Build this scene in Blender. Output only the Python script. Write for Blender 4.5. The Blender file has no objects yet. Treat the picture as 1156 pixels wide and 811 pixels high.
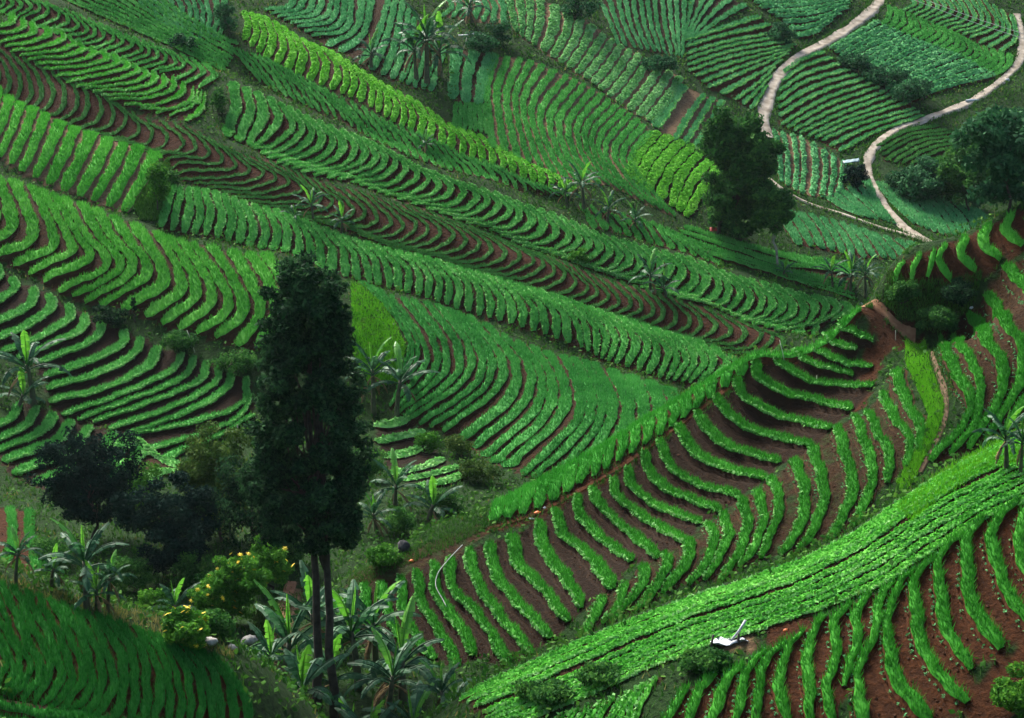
import bpy, math, random
import numpy as np
from math import radians, tan, sin, cos, pi
rng = np.random.default_rng(7)
random.seed(7)
SC = bpy.context.scene
COL = SC.collection

# ------------------------------------------------------------------ camera, sky, sun, exposure
PITCH = radians(-10.0); HFOV = radians(28.0)
W0, H0 = 1156.0, 811.0
FPX = (W0/2)/tan(HFOV/2)
cd = bpy.data.cameras.new('camera'); cam = bpy.data.objects.new('camera', cd); COL.objects.link(cam)
cam.location = (0, 0, 0); cam.rotation_euler = (radians(90)+PITCH, 0, 0)
cd.sensor_width = 36; cd.lens = 18/tan(HFOV/2); cd.clip_start = 1; cd.clip_end = 5000
SC.camera = cam
SUN_EL, SUN_AZ = 47.0, -32.0            # azimuth measured from +y (view direction) towards +x
wd = bpy.data.worlds.new('World'); SC.world = wd; wd.use_nodes = True
nt = wd.node_tree; bg = nt.nodes['Background']
sky = nt.nodes.new('ShaderNodeTexSky'); sky.sky_type = 'NISHITA'; sky.sun_disc = False
sky.sun_elevation = radians(SUN_EL); sky.sun_rotation = radians(SUN_AZ)
sky.air_density = 1.0; sky.dust_density = 3.0; sky.ozone_density = 1.0
nt.links.new(sky.outputs[0], bg.inputs[0]); bg.inputs[1].default_value = 0.10
sd = bpy.data.lights.new('sun', 'SUN'); sd.energy = 3.8; sd.angle = radians(16); sd.color = (1.0, 0.96, 0.88)
sun = bpy.data.objects.new('sun', sd); COL.objects.link(sun)
sun.rotation_euler = (radians(90-SUN_EL), 0, -radians(SUN_AZ)+pi)
# sun shines from azimuth SUN_AZ: light direction = -(sin az cos el, cos az cos el, sin el)
from mathutils import Vector
_d = Vector((-sin(radians(SUN_AZ))*cos(radians(SUN_EL)), -cos(radians(SUN_AZ))*cos(radians(SUN_EL)), -sin(radians(SUN_EL))))
sun.rotation_euler = _d.to_track_quat('-Z', 'Y').to_euler()
sun.location = (-60, 150, 120)
vs = SC.view_settings
vs.view_transform = 'Standard'; vs.look = 'None'; vs.gamma = 1; vs.use_curve_mapping = False
vs.exposure = 1.5
HAZE = 0.00003

# ------------------------------------------------------------------ terrain maths
def ray(u, v):
    u = np.asarray(u, float); v = np.asarray(v, float)
    a = (u-W0/2)/FPX; b = (H0/2-v)/FPX
    c, s = cos(PITCH), sin(PITCH)
    return a, c-b*s, s+b*c              # x, y, z
def at_y(u, v, y):
    a, b, c = ray(u, v); return (float(a/b*y), float(y), float(c/b*y))

class Grid:
    def __init__(s, x0, y0, st, arr): s.x0, s.y0, s.st, s.a = x0, y0, st, arr
    def __call__(s, x, y):
        fx = np.clip((np.asarray(x, float)-s.x0)/s.st, 0, s.a.shape[1]-1.001); fy = np.clip((np.asarray(y, float)-s.y0)/s.st, 0, s.a.shape[0]-1.001)
        i = fx.astype(int); j = fy.astype(int); fx = fx-i; fy = fy-j
        A = s.a
        return (A[j, i]*(1-fx)+A[j, i+1]*fx)*(1-fy)+(A[j+1, i]*(1-fx)+A[j+1, i+1]*fx)*fy
GX0, GX1, GY0, GY1, GS = -130.0, 130.0, 40.0, 400.0, 0.5
gx = np.arange(GX0, GX1+.01, GS); gy = np.arange(GY0, GY1+.01, GS)
MX, MY = np.meshgrid(gx, gy)
def tps(P, lam=0.0):
    P = np.array(P, float); n = len(P); xy = P[:, :2]/50.0
    def U(r2): return 0.5*r2*np.log(r2+1e-12)
    d2 = ((xy[:, None]-xy[None])**2).sum(2)
    K = U(d2)+lam*np.eye(n); Q = np.c_[np.ones(n), xy]
    M = np.zeros((n+3, n+3)); M[:n, :n] = K; M[:n, n:] = Q; M[n:, :n] = Q.T
    w = np.linalg.solve(M, np.r_[P[:, 2], np.zeros(3)])
    out = w[n]+w[n+1]*MX/50+w[n+2]*MY/50
    for k in range(n):
        out += w[k]*U((MX/50-xy[k, 0])**2+(MY/50-xy[k, 1])**2)
    return out
def pts(L): return [at_y(u, v, y) for u, v, y in L]

# far hillside (A)
def plane_hit(u, v, a=.466, z0=-29.5, y0=169.5, sx=-.07):
    rx, ry, rz = ray(u, v)
    y = (z0-a*y0)/(rz/ry-a-sx*rx/ry); return float(y)
PA = []
for u in (-200, 60, 330, 600):
    for v in (-60, 60, 170, 280, 390, 490):
        PA.append(at_y(u, v, plane_hit(u, v)))
PA += pts([(880, 200, 214), (900, 80, 240), (900, -60, 275), (1156, 200, 222), (1156, 80, 250), (1156, -60, 285), (760, 60, 232), (760, 180, 206),
           (830, 300, 190), (960, 290, 196), (1060, 275, 202), (1000, 345, 187), (880, 390, 177), (780, 440, 165), (1400, 200, 230), (1400, 0, 280),
           (0, 575, 141), (150, 575, 140), (300, 570, 139), (470, 565, 141), (600, 530, 149)])
PA += [(-40, 120, -35.5), (-20, 105, -36.2), (-10, 98, -36.5), (0, 125, -36.3), (-45, 95, -35), (10, 110, -37), (30, 130, -38), (60, 140, -37), (60, 90, -45), (0, 70, -44), (-50, 70, -44), (100, 150, -38), (-100, 120, -33), (110, 60, -50), (-110, 60, -48)]
hA = Grid(GX0, GY0, GS, tps(PA, 1e-4))
def march(u, v, g, y0=50.0, y1=398.0):
    u = np.atleast_1d(np.asarray(u, float)); v = np.atleast_1d(np.asarray(v, float))
    a, b, c = ray(u, v); ys = np.arange(y0, y1, 1.0)
    X = (a/b)[:, None]*ys; Z = (c/b)[:, None]*ys
    D = Z-g(X, np.broadcast_to(ys, X.shape))
    hit = (D < 0); k = hit.argmax(1); ok = hit.any(1) & (k > 0)
    k = np.clip(k, 1, len(ys)-1); r = np.arange(len(u))
    d0 = D[r, k-1]; d1 = D[r, k]; f = np.clip(d0/(d0-d1+1e-9), 0, 1)
    yy = ys[k-1]+f; lo = ys[k-1].copy(); hi = ys[k].copy()
    for _ in range(6):
        yy = (lo+hi)/2; dd = (c/b)*yy-g((a/b)*yy, yy); neg = dd < 0
        hi = np.where(neg, yy, hi); lo = np.where(neg, lo, yy)
    yy = (lo+hi)/2
    P = np.c_[(a/b)*yy, yy, (c/b)*yy]; P[~ok] = np.nan
    return P
# spurs on the hillside: bands between edge lines that fall from left to right
EDGES_PX = [
 [(200, -60), (270, 5), (340, 42), (400, 72), (449, 104), (518, 145), (588, 180), (650, 207), (720, 247), (800, 290), (900, 300)],
 [(20, -20), (130, 28), (262, 86), (300, 100), (400, 148), (463, 173), (540, 200), (610, 224), (700, 262), (800, 296), (963, 342)],
 [(0, 14), (76, 45), (138, 72), (208, 100), (258, 150), (300, 172), (395, 202), (494, 240), (590, 280), (700, 318), (780, 340), (887, 378), (930, 384)],
 [(0, 104), (76, 142), (166, 166), (204, 208), (277, 226), (400, 269), (470, 290), (560, 314), (636, 340), (674, 352), (780, 387), (840, 410)],
 [(0, 196), (104, 232), (186, 262), (240, 274), (330, 286), (380, 312), (449, 331), (518, 351), (574, 376), (657, 403), (770, 440)],
 [(0, 298), (62, 335), (104, 350), (194, 385), (290, 425), (380, 465), (440, 475), (520, 500), (590, 530)],
]
_e = []
for L in EDGES_PX:
    L = np.array(L, float); uu = np.linspace(L[0, 0], L[-1, 0], 200); vv = np.interp(uu, L[:, 0], L[:, 1])
    P = march(uu, vv, hA); P = P[np.isfinite(P[:, 0])]; o = np.argsort(P[:, 0]); P = P[o]
    xs = P[:, 0]; yv = P[:, 1]
    s0 = np.clip((yv[10]-yv[0])/(xs[10]-xs[0]), -1.5, .5); s1 = np.clip((yv[-1]-yv[-11])/(xs[-1]-xs[-11]), -1.5, .5)
    e = np.interp(gx, xs, yv); e = np.where(gx < xs[0], yv[0]+s0*(gx-xs[0]), e); e = np.where(gx > xs[-1], yv[-1]+s1*(gx-xs[-1]), e)
    ker = np.hanning(9); ker /= ker.sum(); e = np.convolve(np.pad(e, 4, mode='edge'), ker, 'valid')
    _e.append(e)
for i in range(1, len(_e)): _e[i] = np.minimum(_e[i], _e[i-1]-.5)
bump = np.zeros_like(MX)
right_fade = 1-np.clip((gx-28)/22, 0, 1)
for i in range(len(_e)-1):
    up, lo = _e[i][None, :], _e[i+1][None, :]
    t = (up-MY)/(up-lo); w = up-lo
    m = (t > 0) & (t < 1); tt = np.clip(t, 0, 1)
    amp = np.minimum(.15*w, 4.0)*right_fade
    bump += np.where(m, amp*np.sin(pi*tt), 0)
def sines(X, Y, s, seed):
    r = np.random.default_rng(seed); o = 0
    for _ in range(7):
        a = r.uniform(0, 2*pi); k = r.uniform(.6, 1.5)*2*pi/s
        o = o+np.sin(k*(X*cos(a)+Y*sin(a))+r.uniform(0, 7))
    return o/7
arrA = hA.a+bump+.35*sines(MX, MY, 9, 1)
hA = Grid(GX0, GY0, GS, arrA)

def ridge(P, noise, seed): return Grid(GX0, GY0, GS, tps(P, 1e-4)+noise*sines(MX, MY, 7, seed))
# right-hand ridge (B)
crestB = [(390, 652, 119), (470, 605, 123), (560, 572, 126), (640, 528, 128), (740, 468, 129), (850, 403, 129.5), (975, 349, 130), (1003, 302, 133), (1060, 272, 134), (1156, 228, 136), (1320, 150, 140)]
PB = pts(crestB)+pts([(400, 720, 112), (470, 760, 108.5), (560, 760, 107), (640, 710, 109), (740, 690, 109), (560, 660, 115), (650, 620, 118.5), (760, 560, 121), (870, 470, 126), (960, 410, 128),
    (740, 650, 111.5), (860, 560, 117.5), (960, 470, 122.5), (1005, 400, 127.5), (880, 605, 112.5), (960, 590, 112), (1000, 500, 117.5), (1030, 440, 121.5), (1045, 400, 125), (1060, 520, 114.5), (1156, 480, 115),
    (1156, 350, 123), (1090, 420, 120), (1300, 420, 118), (1008, 308, 132), (1030, 321, 131.3), (1055, 318, 131), (1080, 317, 130.8), (1108, 310, 130.8), (1000, 343, 131), (1018, 363, 130.4), (1038, 375, 130), (1058, 377, 129.8), (1078, 367, 129.9), (1098, 346, 130), (985, 352, 130.3), (1010, 385, 128.5)])
for u, v, y in crestB:
    x, yy, z = at_y(u, v, y); PB += [(x, yy+4, z-2.6), (x, yy+18, z-13), (x, yy+45, z-32)]
PB += [(-30, 100, -46), (0, 92, -46), (20, 90, -46), (40, 90, -46), (-60, 130, -50), (90, 100, -45), (-100, 150, -70), (100, 250, -70), (0, 250, -90), (-100, 60, -70), (0, 50, -70), (110, 60, -60), (0, 390, -150), (-120, 390, -150), (120, 390, -150)]
hB = ridge(PB, .18, 2)
# lower right hill (C)
silC = [(525, 784, 87), (622, 737, 87.5), (756, 682, 88), (860, 648, 88.5), (950, 610, 89), (1020, 562, 90), (1100, 515, 91), (1160, 483, 92), (1320, 400, 95)]
PC = pts(silC)+pts([(560, 811, 83.5), (640, 785, 83.5), (760, 738, 83.8), (890, 697, 84), (1000, 655, 84.5), (1065, 605, 85.5), (1156, 560, 86), (640, 815, 81.5), (760, 815, 79), (900, 815, 77.8), (1050, 815, 76.8), (1156, 811, 76), (1156, 690, 80.5), (1000, 740, 80.3), (1300, 800, 75), (1300, 560, 85), (850, 760, 81)])
for u, v, y in silC:
    x, yy, z = at_y(u, v, y); PC += [(x, yy+6, z-3.2), (x, yy+16, z-12), (x, yy+40, z-30)]
PC += [(-12, 84, -42), (-20, 75, -50), (-60, 80, -70), (0, 60, -50), (40, 60, -38), (80, 50, -40), (0, 200, -110), (-120, 200, -120), (120, 200, -90), (0, 390, -200), (-120, 390, -200), (120, 390, -200), (-120, 45, -90)]
hC = ridge(PC, .1, 3)
# lower left mound (D)
silD = [(-160, 590, 85), (0, 656, 84), (93, 687, 84), (187, 718, 84), (250, 740, 84), (292, 768, 84)]
PD = pts(silD)+pts([(0, 811, 76.5), (150, 811, 79), (260, 811, 81.3), (80, 745, 80.3), (180, 765, 81.3), (-150, 811, 74.5), (0, 730, 80)])
for u, v, y in silD:
    x, yy, z = at_y(u, v, y); PD += [(x, yy+5, z-1.2), (x, yy+11, z-5), (x, yy+30, z-20)]
PD += [(-5.5, 84, -37), (-4, 78, -40), (10, 80, -55), (30, 90, -70), (-20, 60, -40), (-60, 60, -38), (0, 60, -50), (0, 200, -110), (-120, 200, -110), (120, 200, -120), (0, 390, -200), (-120, 390, -200), (120, 390, -200), (120, 45, -90)]
hD = ridge(PD, .08, 4)
viewer = np.where(MY > 0, -1.7-.55*MY, -1.7)
SURF = {'A': hA, 'B': hB, 'C': hC, 'D': hD}
hT = Grid(GX0, GY0, GS, np.maximum.reduce([hA.a, hB.a, hC.a, hD.a, viewer]))
def hit(u, v):
    """point of the ground seen at a photo position"""
    P = march([u], [v], hT)[0]; return (float(P[0]), float(P[1]), float(P[2]))
def ground(x, y): return float(hT(np.array([x]), np.array([y]))[0])
def pxm(y): return FPX/y               # pixels (of the photo) per metre at a distance

# ------------------------------------------------------------------ materials
def newmat(name):
    m = bpy.data.materials.new(name); m.use_nodes = True
    n = m.node_tree.nodes; l = m.node_tree.links
    return m, n, l, n['Principled BSDF'], n['Material Output']
def ramp(n, stops):
    r = n.new('ShaderNodeValToRGB'); e = r.color_ramp.elements
    while len(e) < len(stops): e.new(.5)
    for k, (p, c) in enumerate(stops): e[k].position = p; e[k].color = (*c, 1)
    return r
def leafmat(name, dark, mid, light, trans=.25, rough=.75, spec=.06, scale=.35):
    m, n, l, p, out = newmat(name)
    geo = n.new('ShaderNodeNewGeometry'); tc = n.new('ShaderNodeTexCoord')
    no = n.new('ShaderNodeTexNoise'); no.inputs['Scale'].default_value = scale; no.inputs['Detail'].default_value = 4
    l.new(geo.outputs['Position'], no.inputs['Vector'])
    n2 = n.new('ShaderNodeTexNoise'); n2.inputs['Scale'].default_value = 6.0; n2.inputs['Detail'].default_value = 3
    l.new(geo.outputs['Position'], n2.inputs['Vector'])
    mx = n.new('ShaderNodeMath'); mx.operation = 'MULTIPLY_ADD'; l.new(geo.outputs['Random Per Island'], mx.inputs[0]); mx.inputs[1].default_value = .45
    m3 = n.new('ShaderNodeMath'); m3.operation = 'MULTIPLY_ADD'; l.new(no.outputs['Fac'], m3.inputs[0]); m3.inputs[1].default_value = .9; m3.inputs[2].default_value = -.38
    l.new(m3.outputs[0], mx.inputs[2])
    m4 = n.new('ShaderNodeMath'); m4.operation = 'MULTIPLY_ADD'; l.new(n2.outputs['Fac'], m4.inputs[0]); m4.inputs[1].default_value = .5; l.new(mx.outputs[0], m4.inputs[2])
    oi = n.new('ShaderNodeObjectInfo'); m5 = n.new('ShaderNodeMath'); m5.operation = 'MULTIPLY_ADD'; l.new(oi.outputs['Random'], m5.inputs[0]); m5.inputs[1].default_value = .16
    m6 = n.new('ShaderNodeMath'); m6.operation = 'SUBTRACT'; l.new(m4.outputs[0], m6.inputs[0]); m6.inputs[1].default_value = .08; l.new(m6.outputs[0], m5.inputs[2])
    r = ramp(n, [(.12, dark), (.5, mid), (.95, light)]); l.new(m5.outputs[0], r.inputs[0])
    l.new(r.outputs[0], p.inputs['Base Color'])
    p.inputs['Roughness'].default_value = rough; p.inputs['Specular IOR Level'].default_value = spec
    if trans:
        t = n.new('ShaderNodeBsdfTranslucent'); l.new(r.outputs[0], t.inputs[0])
        mixs = n.new('ShaderNodeMixShader'); mixs.inputs[0].default_value = trans
        l.new(p.outputs[0], mixs.inputs[1]); l.new(t.outputs[0], mixs.inputs[2]); l.new(mixs.outputs[0], out.inputs[0])
    return m
def flatmat(name, c1, c2, scale=3.0, rough=.8, spec=.3, bump=0.0):
    m, n, l, p, out = newmat(name)
    tc = n.new('ShaderNodeNewGeometry'); no = n.new('ShaderNodeTexNoise'); no.inputs['Scale'].default_value = scale; no.inputs['Detail'].default_value = 6
    l.new(tc.outputs['Position'], no.inputs['Vector'])
    r = ramp(n, [(.3, c1), (.7, c2)]); l.new(no.outputs['Fac'], r.inputs[0]); l.new(r.outputs[0], p.inputs['Base Color'])
    p.inputs['Roughness'].default_value = rough; p.inputs['Specular IOR Level'].default_value = spec
    if bump:
        b = n.new('ShaderNodeBump'); b.inputs['Strength'].default_value = .8; b.inputs['Distance'].default_value = bump
        l.new(no.outputs['Fac'], b.inputs['Height']); l.new(b.outputs[0], p.inputs['Normal'])
    return m
def c(r, g, b): return (r, g, b)
GREEN = {
 'deep': leafmat('deep green onion leaves', c(0.015, .120, 0.009), c(0.035, .225, 0.016), c(0.077, .35, 0.036)),
 'mid': leafmat('mid green onion leaves', c(0.026, .160, 0.025), c(0.061, .290, 0.049), c(0.130, .42, 0.086)),
 'bright': leafmat('bright green crop leaves', c(0.026, .19, 0.014), c(0.066, .34, 0.031), c(0.142, .46, 0.063)),
 'blue': leafmat('bluish haze tinted crop leaves', c(0.033, .180, 0.054), c(0.078, .310, 0.104), c(0.177, .44, 0.171)),  # pale blue of distant haze mixed into the colour; bluish seedlings share it
 'crest': leafmat('crest onion leaves', c(0.018, .145, 0.012), c(0.038, .260, 0.023), c(0.094, .40, 0.050)),
 'emerald': leafmat('emerald onion leaves', c(0.019, .130, 0.023), c(0.042, .235, 0.041), c(0.094, .36, 0.072)),
 'grassy': leafmat('grassy yellowish crop leaves', c(0.028, .180, 0.016), c(0.068, .320, 0.032), c(0.159, .43, 0.072)),
 'hill':   leafmat('fresh hill crop leaves', c(0.035, .230, 0.020), c(0.092, .40, 0.041), c(0.201, .55, 0.090)),
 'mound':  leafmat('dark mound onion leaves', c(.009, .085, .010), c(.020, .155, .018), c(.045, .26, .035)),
 'lime':   leafmat('lime green crop leaves', c(0.053, .25, 0.014), c(0.118, .42, 0.032), c(0.224, .53, 0.063)),
 'pale': leafmat('pale green crop leaves', c(0.047, .20, 0.041), c(0.118, .35, 0.095), c(0.248, .47, 0.180)),
 'olive':  leafmat('olive thin crop leaves', c(0.021, .100, 0.020), c(0.042, .165, 0.032), c(0.088, .26, 0.054)),
 'fringe': leafmat('pale leafy fringe', c(0.047, .24, 0.036), c(0.142, .42, 0.090), c(0.330, .56, 0.216)),
 'weed':   leafmat('bank weeds', c(0.012, .055, 0.007), c(0.031, .115, 0.013), c(0.088, .20, 0.027)),
 'dry':    leafmat('dry grass', c(0.071, .10, 0.018), c(0.165, .17, 0.045), c(0.307, .26, 0.099)),
 'grass':  leafmat('short bright grass', c(0.053, .24, 0.009), c(0.112, .38, 0.016), c(0.201, .50, 0.032)),
}
# bare soil and rough ground: colour read from the vertex attribute (soil kind) and broken by noise
def groundmat():
    m, n, l, p, out = newmat('soil and weeds')
    at = n.new('ShaderNodeVertexColor'); at.layer_name = 'soil'
    geo = n.new('ShaderNodeNewGeometry')
    a = n.new('ShaderNodeTexNoise'); a.inputs['Scale'].default_value = .9; a.inputs['Detail'].default_value = 8; a.inputs['Roughness'].default_value = .65
    b = n.new('ShaderNodeTexNoise'); b.inputs['Scale'].default_value = 3.6; b.inputs['Detail'].default_value = 8; b.inputs['Roughness'].default_value = .7
    l.new(geo.outputs['Position'], a.inputs['Vector']); l.new(geo.outputs['Position'], b.inputs['Vector'])
    # clod-to-clod brightness
    mr = n.new('ShaderNodeMapRange'); mr.inputs[1].default_value = .25; mr.inputs[2].default_value = .75; mr.inputs[3].default_value = .25; mr.inputs[4].default_value = 2.0
    l.new(b.outputs['Fac'], mr.inputs[0])
    vm = n.new('ShaderNodeVectorMath'); vm.operation = 'SCALE'; l.new(at.outputs['Color'], vm.inputs[0]); l.new(mr.outputs[0], vm.inputs['Scale'])
    wr = ramp(n, [(.35, (.007, .022, .004)), (.55, (.016, .050, .008)), (.75, (.042, .066, .018))]); l.new(b.outputs['Fac'], wr.inputs[0])
    ad = n.new('ShaderNodeMath'); ad.operation = 'MULTIPLY_ADD'; l.new(at.outputs['Alpha'], ad.inputs[0]); ad.inputs[1].default_value = 1.0
    sb = n.new('ShaderNodeMath'); sb.operation = 'SUBTRACT'; l.new(a.outputs['Fac'], sb.inputs[0]); sb.inputs[1].default_value = .56; l.new(sb.outputs[0], ad.inputs[2])
    ms = n.new('ShaderNodeMapRange'); ms.inputs[1].default_value = .22; ms.inputs[2].default_value = .5; l.new(ad.outputs[0], ms.inputs[0])
    mix = n.new('ShaderNodeMix'); mix.data_type = 'RGBA'; l.new(ms.outputs[0], mix.inputs[0]); l.new(vm.outputs[0], mix.inputs[6]); l.new(wr.outputs[0], mix.inputs[7])
    l.new(mix.outputs[2], p.inputs['Base Color'])
    bp = n.new('ShaderNodeBump'); bp.inputs['Strength'].default_value = .9; bp.inputs['Distance'].default_value = .6
    l.new(b.outputs['Fac'], bp.inputs['Height']); l.new(bp.outputs[0], p.inputs['Normal'])
    p.inputs['Roughness'].default_value = .95; p.inputs['Specular IOR Level'].default_value = .1
    return m
M_GROUND = groundmat()
SOIL = {'red': (.050, .0165, .0045), 'brown': (.032, .0150, .0045), 'dark': (.0145, .0064, .0018), 'tan': (.150, .095, .050), 'plum': (.040, .0140, .0048)}
SOILM = {k: flatmat(k+' soil bed sides', tuple(x*.55 for x in v), tuple(x*1.35 for x in v), 4.0, .95, .1, .12) for k, v in SOIL.items()}
M_BARK = flatmat('dark bark', (.020, .016, .012), (.060, .048, .036), 3.0, .9, .2, .06)
M_PALEBARK = flatmat('pale bark', (.14, .13, .10), (.30, .27, .22), 3.0, .9, .2, .04)
M_DIRT = flatmat('pale dirt road', (.16, .13, .092), (.40, .345, .275), 1.1, .95, .1, .08)
M_PATH = flatmat('red earth path', (.11, .05, .025), (.24, .13, .07), 1.5, .95, .1, .08)
M_TRAIL = flatmat('grey brown trail', (.06, .038, .02), (.15, .10, .06), 2.0, .95, .1, .08)

# ------------------------------------------------------------------ object helpers
def link(o): COL.objects.link(o); return o
def tag(o, label=None, cat=None, group=None, kind=None):
    if label: o['label'] = label
    if cat: o['category'] = cat
    if group: o['group'] = group
    if kind: o['kind'] = kind
    return o
def empty(name, loc, label=None, cat=None, group=None, rz=0, s=1):
    o = bpy.data.objects.new(name, None); link(o); o.location = loc; o.rotation_euler = (0, 0, rz); o.scale = (s, s, s); o.empty_display_size = .3
    return tag(o, label, cat, group)
def mesh_np(name, V, loops, starts, totals, mats, matidx=None, smooth=None):
    me = bpy.data.meshes.new(name)
    V = np.asarray(V, np.float32)
    me.vertices.add(len(V)); me.vertices.foreach_set('co', V.ravel())
    me.loops.add(len(loops)); me.loops.foreach_set('vertex_index', np.asarray(loops, np.int32))
    me.polygons.add(len(starts)); me.polygons.foreach_set('loop_start', np.asarray(starts, np.int32)); me.polygons.foreach_set('loop_total', np.asarray(totals, np.int32))
    for m in mats: me.materials.append(m)
    if matidx is not None: me.polygons.foreach_set('material_index', np.asarray(matidx, np.int32))
    if smooth is not None: me.polygons.foreach_set('use_smooth', np.asarray(smooth, bool))
    me.update(calc_edges=True)
    return me
class MB:
    """collects polygons of mixed size"""
    def __init__(s): s.v = []; s.f = []; s.m = []; s.sm = []; s.n = 0
    def add(s, V, F, mat=0, smooth=False):
        V = np.asarray(V, float).reshape(-1, 3); F = np.asarray(F, int)
        s.v.append(V); s.f.append(F+s.n); s.m.append(np.full(len(F), mat)); s.sm.append(np.full(len(F), smooth)); s.n += len(V); return s
    def mesh(s, name, mats):
        V = np.concatenate(s.v) if s.v else np.zeros((0, 3))
        loops = np.concatenate([f.ravel() for f in s.f]); tot = np.concatenate([np.full(len(f), f.shape[1]) for f in s.f])
        st = np.r_[0, np.cumsum(tot)[:-1]]
        return mesh_np(name, V, loops, st, tot, mats, np.concatenate(s.m), np.concatenate(s.sm))
    def build(s, name, mats, parent=None, loc=(0, 0, 0)):
        if not isinstance(mats, (list, tuple)): mats = [mats]
        o = bpy.data.objects.new(name, s.mesh(name, mats)); link(o); o.location = loc
        if parent: o.parent = parent
        return o
def tube(mb, P, R, k=7, mat=0, cap=True, jit=0):
    P = np.asarray(P, float); R = np.broadcast_to(np.asarray(R, float), (len(P),))
    T = np.gradient(P, axis=0); T /= np.linalg.norm(T, axis=1)[:, None]+1e-9
    ref = np.array([1, .13, 0]) if abs(T[0, 0]) < .8 else np.array([0, 1, .1])
    A = np.cross(T, ref); A /= np.linalg.norm(A, axis=1)[:, None]; B = np.cross(T, A)
    th = np.arange(k)*2*pi/k
    V = P[:, None]+(A[:, None]*np.cos(th)[None, :, None]+B[:, None]*np.sin(th)[None, :, None])*(R[:, None, None]*(1+jit*rng.uniform(-1, 1, (len(P), k, 1))))
    n = len(P); i = np.arange(n-1)[:, None]*k; j = np.arange(k); j2 = (j+1) % k
    F = np.stack([i+j, i+j2, i+k+j2, i+k+j], -1).reshape(-1, 4)
    mb.add(V.reshape(-1, 3), F, mat, True)
    if cap:
        base = mb.n-n*k
        mb.f.append(np.arange(k)[None, ::-1]+base); mb.m.append(np.array([mat])); mb.sm.append(np.array([False]))
        mb.f.append(np.arange(k)[None]+base+(n-1)*k); mb.m.append(np.array([mat])); mb.sm.append(np.array([False]))
def box(mb, c0, size, mat=0, rot=None):
    x, y, z = [s/2 for s in size]
    V = np.array([(-x, -y, -z), (x, -y, -z), (x, y, -z), (-x, y, -z), (-x, -y, z), (x, -y, z), (x, y, z), (-x, y, z)], float)
    if rot is not None: V = V@np.asarray(rot).T
    mb.add(V+np.asarray(c0), [(0, 3, 2, 1), (4, 5, 6, 7), (0, 1, 5, 4), (1, 2, 6, 5), (2, 3, 7, 6), (3, 0, 4, 7)], mat)
def norm(a): return a/(np.linalg.norm(a, axis=-1, keepdims=True)+1e-9)
def leaves(mb, C, size, up=None, mat=0, aspect=.55, flat=.6):
    """rhombic leaves with a fold, centred on C, normals near 'up'"""
    n = len(C); size = np.broadcast_to(np.asarray(size, float), (n,))[:, None]*rng.uniform(.6, 1.4, (n, 1))
    N = rng.normal(size=(n, 3)); 
    if up is not None: N = norm(N)*(1-flat)+norm(up)*flat
    N = norm(N); T = norm(np.cross(N, rng.normal(size=(n, 3)))); B = np.cross(N, T)
    V = np.stack([C-T*size, C+B*size*aspect-N*size*.18, C+T*size-N*size*.25, C-B*size*aspect-N*size*.18], 1)
    i = np.arange(n)[:, None]*4
    mb.add(V.reshape(-1, 3), np.concatenate([i+np.array([0, 1, 2]), i+np.array([0, 2, 3])], 0), mat)

# ------------------------------------------------------------------ crop fields
def smooth_curve(L, M=22):
    L = np.array(L, float)
    if len(L) == 2: P = L
    t = np.r_[0, np.cumsum(np.linalg.norm(np.diff(L, axis=0), axis=1)**.5+1e-6)]
    # monotone-ish Catmull-Rom (non uniform tangents)
    Tn = np.zeros_like(L); dt = np.diff(t)
    sl = np.diff(L, axis=0)/dt[:, None]
    Tn[0] = sl[0]; Tn[-1] = sl[-1]
    for k in range(1, len(L)-1): Tn[k] = (sl[k-1]*dt[k]+sl[k]*dt[k-1])/(dt[k]+dt[k-1])
    q = np.linspace(0, t[-1], 90); k = np.clip(np.searchsorted(t, q, 'right')-1, 0, len(L)-2)
    h = dt[k]; s = ((q-t[k])/h)[:, None]; h = h[:, None]
    P = (2*s**3-3*s**2+1)*L[k]+(s**3-2*s**2+s)*h*Tn[k]+(-2*s**3+3*s**2)*L[k+1]+(s**3-s**2)*h*Tn[k+1]
    d = np.r_[0, np.cumsum(np.linalg.norm(np.diff(P, axis=0), axis=1))]
    w = np.linspace(0, d[-1], M); return np.c_[np.interp(w, d, P[:, 0]), np.interp(w, d, P[:, 1])]
FIELD_AREAS = []            # (outline, soil kind) for the ground colour
FIELDS = []
def field(surf, guides, spacing, label, mat='mid', frac=.6, h=.18, leaf=.30, soil='brown', mode='blade', fringe=0, cover=1.0, name='crop_field', exact=False, cat='crop field', weed=0.0, bed=.5, thin=1.0, seed=0):
    FIELDS.append(dict(surf=surf, guides=guides, spacing=spacing, label=label, mat=mat, frac=frac, h=h, leaf=leaf, soil=soil, mode=mode, fringe=fringe, cover=cover, name=name, exact=exact, cat=cat, weed=weed, bed=bed, thin=thin, seed=seed))

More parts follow.
